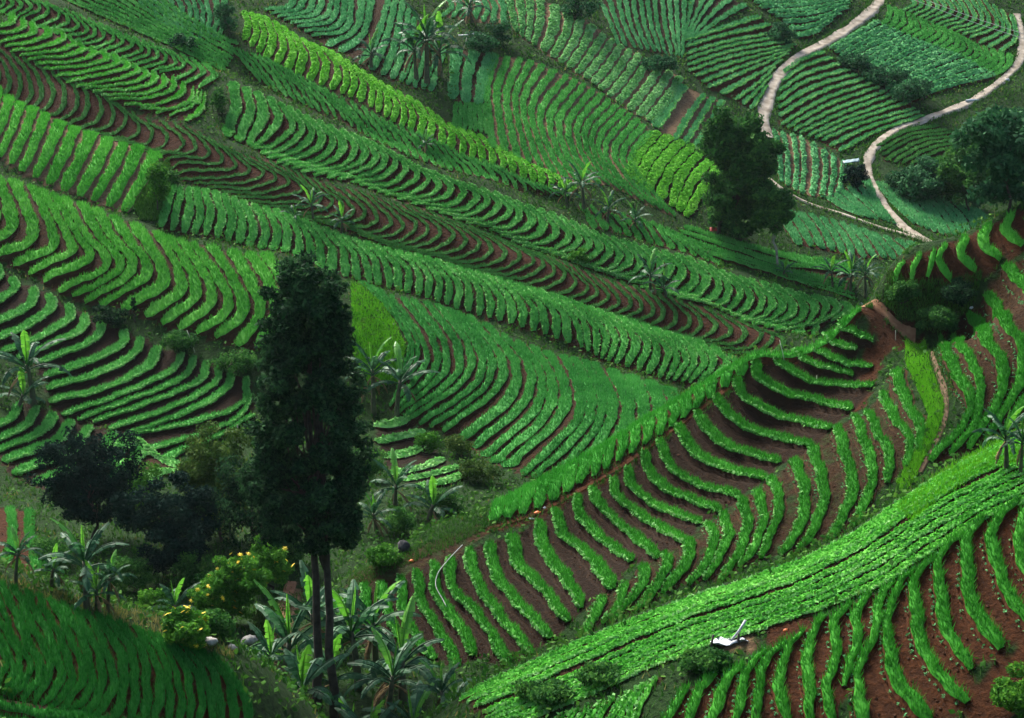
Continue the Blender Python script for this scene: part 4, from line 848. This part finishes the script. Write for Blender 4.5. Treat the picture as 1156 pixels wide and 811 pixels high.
# ------------------------------------------------------------------ banana plants
M_BANL = leafmat('banana leaves', (.008, .045, .014), (.020, .090, .030), (.075, .19, .085), .25, .55, .22, .5)
M_BANN = leafmat('young banana leaves', (.05, .20, .012), (.09, .32, .022), (.17, .44, .05), .35, .4, .5, .5)
M_DEAD = flatmat('withered banana leaves', (.10, .065, .03), (.22, .15, .07), 4.0, .9, .1)
M_BANS = flatmat('banana stems', (.025, .032, .014), (.085, .085, .040), 3.0, .7, .3)
def banana_leaf(L, wid, az, el0, droop, zb, tear):
    n = 13; t = np.linspace(0, 1, n); el_ = el0-droop*t**1.3
    ds = L/(n-1); r = np.r_[0, np.cumsum(np.cos(el_[:-1])*ds)]; z = zb+np.r_[0, np.cumsum(np.sin(el_[:-1])*ds)]
    w = wid*np.clip(np.sin(pi*np.clip((t-.10)/.92, 0, 1))**.6, .03, 1); w[:2] = .03
    d = np.array([cos(az), sin(az), 0]); s = np.array([-sin(az), cos(az), 0])
    P = r[:, None]*d+np.c_[np.zeros(n), np.zeros(n), z]
    nrm = np.c_[-np.sin(el_)*d[0], -np.sin(el_)*d[1], np.cos(el_)]
    mb = MB()
    for sg in (-1, 1):                                               # each half of the blade hangs from the midrib, torn into strips
        for k in range(1, n-1):
            a, b = P[k], P[k+1] if k+1 < n else P[k]
            j = rng.uniform(.75, 1.08); dr = rng.uniform(.1, .75)*tear+.15
            fw = (P[min(k+1, n-1)]-P[k])*.35
            e0 = a+sg*s*w[k]*j*cos(dr)-nrm[k]*w[k]*j*sin(dr)+fw; e1 = b+sg*s*w[min(k+1, n-1)]*j*cos(dr)-nrm[k]*w[min(k+1, n-1)]*j*sin(dr)+fw*rng.uniform(.3, 1)
            m0 = (a+e0)/2+nrm[k]*w[k]*.12; m1 = (b+e1)/2+nrm[k]*w[k]*.12
            mb.add(np.array([a, b, m1, m0, e1, e0]), [(0, 1, 2, 3), (3, 2, 4, 5)], 0, False)
    tube(mb, P+nrm*.01, np.linspace(.035, .008, n), 5, 0, False)
    return mb
def banana_proto(seed, H, nl, L, wid):
    global rng
    keep = rng; rng = np.random.default_rng(seed)
    root = empty('banana_plant', (0, 0, 0)); sb = MB()
    lean = rng.uniform(-.25, .25, 2); t = np.linspace(0, 1, 7)
    P = np.c_[lean[0]*t**2, lean[1]*t**2, -.15+(H+.15)*t]; tube(sb, P, .15-.075*t, 9, 0, True, .04); sb.build('pseudostem', M_BANS, root)
    top = P[-1]
    for k in range(nl):
        az = k*2.4+rng.uniform(-.3, .3); f = k/(nl-1)
        mb = banana_leaf(L*rng.uniform(.8, 1.1), wid*rng.uniform(.85, 1.1), az, radians(20+58*f)+rng.uniform(-.15, .15), radians(105-60*f)+rng.uniform(-.2, .2), 0, 1.0-.4*f)
        o = mb.build('leaf', M_BANL if k < nl-1 else M_BANN, root); o.location = (top[0], top[1], top[2]-.1-.25*(1-f))
    for q in range(rng.integers(1, 4)):
        mb = banana_leaf(L*rng.uniform(.55, .8), wid*.55, rng.uniform(0, 6.3), radians(-25), radians(62), 0, 1.0); o = mb.build('dead_leaf', M_DEAD, root); o.location = (top[0], top[1], top[2]-.35)
    mb = banana_leaf(L*.75, .07, rng.uniform(0, 6), radians(84), radians(6), 0, .05); o = mb.build('young_leaf', M_BANN, root); o.location = tuple(top-np.array([0, 0, .1]))
    rng = keep
    return root
PROTO = [banana_proto(s, H, nl, L, w) for s, H, nl, L, w in ((1, 1.9, 10, 2.1, .24), (2, 1.5, 9, 2.2, .26), (3, 2.3, 11, 2.0, .22), (4, .8, 8, 1.9, .25), (5, 1.2, 9, 1.8, .23))]
used = [False]*len(PROTO)
def banana(u, vb, hpx, k, label, rz=0, group=None, depth=None):
    if depth is None: loc, m = foot(u, vb)
    else: x = at_y(u, vb, depth)[0]; loc = (x, depth, ground(x, depth)-.05); m = depth/FPX
    full = (3.4, 3.0, 3.8, 2.3, 2.6)[k]; s = hpx*m/full
    src = PROTO[k]
    if not used[k]: used[k] = True; r = src
    else:
        r = src.copy(); COL.objects.link(r)
        for ch in src.children: cc = ch.copy(); COL.objects.link(cc); cc.parent = r
    r.location = loc; r.scale = (s, s, s); r.rotation_euler = (0, 0, rz); tag(r, label, 'banana plant', group or 'banana plants among the fields'); return r
G_B = 'banana clump at the foot of the tall tree'
for a in [
  (98, 688, 104, 0, 'largest banana plant behind the near left mound, with broad raised leaves', .4), (122, 690, 70, 2, 'shorter banana plant leaning beside the largest one behind the left mound', 2.2),
  (110, 689, 62, 4, 'thin banana plant between the two bigger ones behind the left mound', 4.0), (195, 700, 52, 3, 'small banana plant in front of the blackish bluish bush', 1.0),
  (18, 660, 66, 2, 'spindly banana plant at the left edge by the red soil plot', 3.1), (58, 662, 52, 4, 'low banana plant beside the red soil plot', 5.0),
  (38, 458, 88, 0, 'dusty banana plant in the arched leafy rows at the left edge', 2.0), (22, 462, 50, 3, 'small banana sucker left of the dusty banana plant', .3),
  (422, 468, 90, 2, 'banana plant half hidden behind the right side of the tall tree', .9), (448, 470, 78, 0, 'banana plant with drooping grey leaves below the central field', 5.2),
  (446, 575, 62, 1, 'bright banana plant on the rough ground right of the tall tree', 1.5), (484, 588, 56, 3, 'spreading banana plant at the edge of the dull slope', .2), (425, 600, 50, 4, 'young banana plant touching the tall tree crown on its right', 3.0),
  (482, 96, 92, 2, 'tallest banana plant of the upper bank left of the bamboo shelter', 1.0), (470, 92, 70, 0, 'banana plant with grey leaves at the left of the upper bank', 2.6), (497, 88, 66, 1, 'banana plant nearest the bamboo shelter', 4.4),
  (419, 78, 42, 4, 'single small banana plant among the curved beds of the upper field', .7), (533, 26, 44, 4, 'small banana plant above the bamboo shelter at the top edge', 2.0),
  (640, 236, 36, 0, 'leftmost palm like banana plant above the rounded rows', 1.2), (659, 238, 56, 2, 'tall banana plant with spiky leaves above the rounded rows', .1), (686, 252, 36, 1, 'dark banana plant beside the small dark green plot', 3.3), (716, 256, 30, 3, 'small grey banana plant right of the dark one', 5.0),
  (354, 254, 44, 0, 'banana plant standing on the lower edge of the dark soil band', 1.1), (386, 262, 34, 4, 'thin banana plant right of the one on the dark soil band', 4.2), (334, 250, 22, 3, 'small banana sucker left of the one on the dark soil band', 2.4),
  (734, 330, 44, 1, 'banana plant on the edge of the rounded rows above the dark soil band', .8), (752, 335, 34, 3, 'bushy banana plant right beside the one above the dark soil band', 2.9),
  (884, 312, 22, 3, 'tiny banana plant with a glowing leaf near the slender pale trunk', .4),
  (940, 326, 38, 0, 'left plant of the banana group before the ridge corner', 1.9), (960, 330, 44, 1, 'middle plant of the banana group before the ridge corner', 3.6), (977, 336, 50, 2, 'right plant of the banana group before the ridge corner', .5),
  (1136, 530, 76, 0, 'banana plant with bare dark stem at the right edge above the bright hill', 2.4), (1152, 535, 70, 2, 'banana plant cut by the right edge above the bright hill', .9),
  (482, 172, 24, 4, 'small banana plant among the slanting beds under the lime strip', 1.3)]:
    banana(*a)
for a, dp in [
  ((322, 811, 121, 1, 'banana plant left of the two bare trunks with long arching leaves', 2.7), 104), ((335, 811, 85, 3, 'low banana plant in front of the left bare trunk', .6), 95), ((305, 811, 77, 4, 'banana plant at the right end of the near left mound', 4.4), 93),
  ((405, 811, 129, 0, 'banana plant close right of the two bare trunks', 1.2), 104), ((438, 811, 127, 2, 'tallest banana plant of the bottom clump with pale ribbed leaves', 3.4), 98), ((420, 811, 88, 1, 'low banana plant in front of the tallest one at the bottom', 5.1), 93),
  ((470, 811, 88, 3, 'banana plant with a bright young leaf at the bottom right of the clump', 2.0), 93), ((500, 811, 77, 0, 'rightmost banana plant of the bottom clump', .3), 92), ((396, 811, 74, 4, 'small banana plant between the trunk and the bottom clump', 3.9), 96), ((362, 811, 134, 2, 'banana plant standing behind the two bare trunks', 5.6), 106),
  ((378, 811, 96, 1, 'small shaded banana plant right behind the right bare trunk', 4.8), 101), ((288, 811, 88, 0, 'banana plant leaning over the stones at the end of the left mound', 3.3), 100), ((518, 811, 64, 4, 'lowest banana plant touching the foot of the near right hill', 1.7), 93), ((425, 811, 110, 0, 'banana plant behind the bottom clump against the ridge rows', 2.9), 107),
  ((455, 811, 109, 4, 'banana plant half hidden behind the tallest one of the bottom clump', .9), 103)]:
    banana(*a, group=G_B, depth=dp)

# ------------------------------------------------------------------ small things
M_WHITE = flatmat('white plastic', (.28, .29, .30), (.60, .61, .62), 5, .5, .3)
M_ORANGE = flatmat('orange plastic', (.75, .12, .02), (.85, .25, .05), 4, .5, .4)
M_REDC = flatmat('red cloth', (.22, .02, .015), (.36, .04, .03), 4, .7)
M_BLUE = flatmat('pale blue sheet', (.12, .20, .22), (.24, .33, .35), 2, .6)
M_STONE = flatmat('pale stone', (.20, .19, .165), (.42, .40, .35), 5, .9, .2, .05)
M_DARKST = flatmat('dark stone', (.02, .02, .022), (.06, .06, .06), 4, .9, .2, .05)
M_BAMBOO = flatmat('pale bamboo', (.42, .38, .28), (.62, .58, .46), 5, .6)
M_WIRE = flatmat('grey wire', (.22, .24, .22), (.32, .34, .32), 1, .5)
M_POST = flatmat('weathered post', (.03, .026, .02), (.08, .07, .055), 6, .9)
def lump(mb, r, seed, mat=0, c0=(0, 0, 0)):
    q = np.random.default_rng(seed); nt, nn = 7, 11; th = np.linspace(0, pi, nt); ph = np.arange(nn)*2*pi/nn
    d = np.stack([np.sin(th)[:, None]*np.cos(ph), np.sin(th)[:, None]*np.sin(ph), np.cos(th)[:, None]+0*ph], -1)
    k = q.uniform(.68, 1.2, (nt, nn)); k[0] = k[0, 0]; k[-1] = k[-1, 0]
    V = d*k[..., None]*np.array(r); i = np.arange(nt-1)[:, None]*nn; j = np.arange(nn); j2 = (j+1) % nn
    mb.add(V.reshape(-1, 3)+np.array(c0), np.stack([i+j, i+nn+j, i+nn+j2, i+j2], -1).reshape(-1, 4), mat, True)
def lump_thing(name, u, v, r, mat, label, cat, seed, group=None, rz=0, surf=None):
    loc, m = foot(u, v, surf); mb = MB(); lump(mb, r, seed); o = mb.build(name, mat); o.location = (loc[0], loc[1], loc[2]+r[2]*.75); o.rotation_euler = (0, 0, rz); return tag(o, label, cat, group)
def stick(name, u0, v0, u1, v1, r, mat, label, cat, dy=0):
    (x, y, z), m = foot(u0, v0); q = at_y(u1, v1, y+dy); mb = MB(); tube(mb, [(0, 0, -.2), ((q[0]-x)*.5, dy*.5, (q[2]-z)*.5+.02), (q[0]-x, dy, q[2]-z)], [r, r*.9, r*.75], 7)
    o = mb.build(name, mat); o.location = (x, y, z); return tag(o, label, cat)
lump_thing('stone', 281, 727, (.50, .38, .32), M_STONE, 'large pale stone at the foot of the trail beside the left mound', 'stone', 1, 'stones by the trail', .3, 'A')
lump_thing('stone', 236, 727, (.36, .28, .20), M_STONE, 'flat grey stone left of the large pale stone', 'stone', 2, 'stones by the trail')
lump_thing('stone', 262, 733, (.22, .2, .15), M_STONE, 'small grey stone between the two larger stones', 'stone', 3, 'stones by the trail')
lump_thing('boulder', 456, 622, (.40, .35, .38), M_DARKST, 'dark boulder on the dull slope right of the tall tree', 'boulder', 4)
lump_thing('sack', 607, 580, (0.245, 0.144, 0.115), M_ORANGE, 'orange sack lying on the ridge path', 'sack', 5, 'sacks left along the fields', .4)
lump_thing('sack', 615, 574, (0.108, 0.094, 0.086), M_WHITE, 'little white bag right behind the orange sack on the ridge path', 'sack', 6, 'sacks left along the fields')
lump_thing('sack', 600, 586, (0.187, 0.115, 0.072), M_WHITE, 'crumpled white bag left of the orange sack on the ridge path', 'sack', 7, 'sacks left along the fields')
lump_thing('sack', 465, 634, (0.173, 0.115, 0.108), M_ORANGE, 'orange sack on the dull slope left of the ridge rows', 'sack', 8, 'sacks left along the fields')
lump_thing('sack', 972, 345, (0.158, 0.144, 0.173), M_WHITE, 'upper white sack at the path corner on the ridge', 'sack', 9, 'sacks left along the fields')
lump_thing('sack', 969, 351, (0.144, 0.144, 0.144), M_WHITE, 'lower white sack at the path corner on the ridge', 'sack', 10, 'sacks left along the fields')
lump_thing('sack', 1097, 348, (0.158, 0.115, 0.101), M_WHITE, 'white sack at the right end of the earth cliff', 'sack', 11, 'sacks left along the fields', .6)
lump_thing('sack', 1137, 92, (0.288, 0.216, 0.230), M_WHITE, 'white sack on the outer bend of the right hand road', 'sack', 12, 'sacks left along the fields')
lump_thing('sack', 887, 712, (0.101, 0.086, 0.072), M_ORANGE, 'small orange bag on bare soil above the near right rows', 'sack', 13, 'sacks left along the fields')
# long white bale beside the road
loc, m = foot(1098, 115); mb = MB(); tube(mb, [(-.9, -.5, .18), (-.4, -.2, .2), (.3, .15, .2), (.9, .5, .18)], [.12, .17, .17, .12], 9, 0, True, .06); tag(mb.build('roll', M_WHITE, loc=loc), 'long white roll lying beside the right hand road', 'roll')
stick('pole', 285, 610, 284, 560, .05, M_PALEBARK, 'pale upright pole left of the tall tree above the flowering bushes', 'pole')
stick('pole', 279, 560, 268, 480, .05, M_PALEBARK, 'pale leaning pole against the olive tree', 'pole')
stick('stake', 221, 398, 211, 373, .035, M_BAMBOO, 'thin pale stake leaning on the bank above the arched leafy rows', 'stake')
stick('stake', 887, 412, 880, 384, .025, M_BAMBOO, 'thin pale stake among the upper rows of the ridge', 'stake')
stick('stake', 922, 434, 922, 424, .022, M_BAMBOO, 'short pale stake in the dark soil of the ridge', 'stake')
stick('stake', 1011, 384, 1011, 373, .022, M_BAMBOO, 'short stake beside the red path corner', 'stake')
stick('stake', 1030, 368, 1043, 372, .035, M_WHITE, 'white pole lying at the foot of the earth cliff', 'stake')
# torn plastic shelter on the near right hill
loc, m = foot(832, 726); root = empty('plastic_shelter', loc, 'collapsed white plastic shelter with a slanting beam on the near right hill', 'shelter')
mb = MB()
for cx, cy, sx, sy, rz_, z0 in ((-.55, .1, .5, .35, .2, .12), (.5, .25, .55, .3, .5, .28), (.05, .3, .35, .3, -.3, .2)):
    n = 7; U, V_ = np.meshgrid(np.linspace(-1, 1, n), np.linspace(-1, 1, n)); Zs = z0*.7+.05*rng.uniform(-1, 1, (n, n))+.09*np.sin(3*U+2*V_)
    X_ = cx+U*sx*cos(rz_)-V_*sy*sin(rz_); Y_ = cy+U*sx*sin(rz_)+V_*sy*cos(rz_); i = (np.arange(n-1)[:, None]*n+np.arange(n-1)).ravel()
    mb.add(np.stack([X_, Y_, Zs], -1).reshape(-1, 3), np.stack([i, i+1, i+n+1, i+n], 1), 0, True)
o = mb.build('sheet', M_WHITE, root); sm_ = o.modifiers.new('thickness', 'SOLIDIFY'); sm_.thickness = .02
mb = MB(); tube(mb, [(-.25, .1, .1), (.1, .12, .55), (.36, .14, 1.0)], .055, 6); mb.build('beam', M_WHITE, root)
mb = MB(); tube(mb, [(.05, -.1, -.2), (.05, -.08, .5)], .05, 6); mb.build('post', M_POST, root)
mb = MB(); tube(mb, [(-1.1, 0, -.2), (-1.0, .02, .4)], .05, 6); mb.build('post', M_POST, root)
# little shelter by the lower road
loc, m = foot(960, 196); root = empty('field_shelter', loc, 'little open shelter with a pale blue sheet roof beside the lower road', 'shelter')
n = 9; U, V_ = np.meshgrid(np.linspace(-1, 1, n), np.linspace(-1, 1, n)); Zs = 1.55-.25*np.abs(V_)+.05*rng.uniform(-1, 1, (n, n)); i = (np.arange(n-1)[:, None]*n+np.arange(n-1)).ravel(); mb = MB()
mb.add(np.stack([U*.85, V_*.6, Zs+.14*U], -1).reshape(-1, 3), np.stack([i, i+1, i+n+1, i+n], 1), 0, True); o = mb.build('roof_sheet', M_BLUE, root); o.modifiers.new('thickness', 'SOLIDIFY').thickness = .03
for sx in (-.75, .75):
    for sy in (-.5, .5): mb = MB(); tube(mb, [(sx, sy, -.6), (sx, sy, 1.35+.16*sx)], .05, 6); mb.build('post', M_POST, root)
# bamboo shelter frame on the upper bank
loc, m = foot(527, 56); root = empty('bamboo_frame', loc, 'pale bamboo frame standing at the bank beside the upper banana plants', 'frame')
mb = MB(); tube(mb, [(-.9, 0, 1.5), (0, .05, 1.55), (.9, 0, 1.72)], .07, 6); mb.build('cross_pole', M_WHITE, root)
mb = MB(); tube(mb, [(-.45, 0, -.2), (-.1, 0, .8), (.05, .04, 1.53)], .05, 6); mb.build('post', M_BAMBOO, root)
mb = MB(); tube(mb, [(.75, .3, -.2), (.72, .1, 1.66)], .05, 6); mb.build('post', M_BAMBOO, root)
# red cloth at the foot of the round tree
loc, m = foot(806, 262); mb = MB(); n = 7; U, V_ = np.meshgrid(np.linspace(-1, 1, n), np.linspace(-1, 1, n)); i = (np.arange(n-1)[:, None]*n+np.arange(n-1)).ravel()
mb.add(np.stack([U*.4, V_*.15+.08*np.sin(3*U), .3+.18*V_+.06*rng.uniform(-1, 1, (n, n))], -1).reshape(-1, 3), np.stack([i, i+1, i+n+1, i+n], 1), 0, True); o = mb.build('cloth', M_REDC, loc=loc); o.modifiers.new('thickness', 'SOLIDIFY').thickness = .03; tag(o, 'red cloth spread in the shade under the round tree', 'cloth')
# irrigation hose along a ridge bed
p = smooth_curve([(522, 622), (505, 640), (494, 655), (492, 668), (500, 684), (504, 692)], 30); P = march(p[:, 0], p[:, 1], hT); P = P[np.isfinite(P[:, 0])]; P[:, 2] += .36
mb = MB(); tube(mb, P-P[0], .025, 6); tag(mb.build('hose', M_WIRE, loc=tuple(P[0])), 'pale water hose lying along a bed at the left end of the ridge', 'hose')
# wires over the top right corner, hung between two poles outside the frame
p0 = np.array(at_y(925, -38, 266)); p1 = np.array(at_y(1260, 66, 236))
for q, lab in ((p0, 'utility pole carrying the wires beyond the upper edge of the fields'), (p1, 'utility pole carrying the wires beyond the right edge of the fields')):
    g0 = ground(q[0], q[1]); mb = MB(); h_ = max(q[2]-g0, 3.5); tube(mb, [(0, 0, -.5), (0, 0, h_*.5), (0, 0, h_+.3)], [.16, .14, .11], 9); r0 = mb.build('utility_pole', M_POST, loc=(q[0], q[1], g0)); tag(r0, lab, 'utility pole'); q[2] = g0+h_
for k, off in enumerate((0, .55)):
    t = np.linspace(0, 1, 40)[:, None]; P = p0*(1-t)+p1*t; P[:, 2] -= 1.2*(4*t*(1-t))[:, 0]+off; mb = MB(); tube(mb, P-P[0], .028, 5); tag(mb.build('overhead_wire', M_WIRE, loc=tuple(P[0])), ('upper' if k == 0 else 'lower')+' thin overhead wire crossing the top right corner', 'wire', 'overhead wires')
# ------------------------------------------------------------------ haze: a closed box of thin air round camera and terrain
m = bpy.data.materials.new('haze air'); m.use_nodes = True; n = m.node_tree.nodes; n.remove(n['Principled BSDF'])
pv = n.new('ShaderNodeVolumePrincipled'); pv.inputs['Color'].default_value = (.80, .92, 1.0, 1); pv.inputs['Density'].default_value = HAZE; pv.inputs['Anisotropy'].default_value = .2
m.node_tree.links.new(pv.outputs[0], n['Material Output'].inputs['Volume'])
zmin = AZ.min()-1; zmax = AZ.max()+20
mb = MB(); box(mb, (0, 500, (zmin+zmax)/2), (3010, 2210, zmax-zmin)); o = mb.build('haze', m); tag(o, kind='stuff')
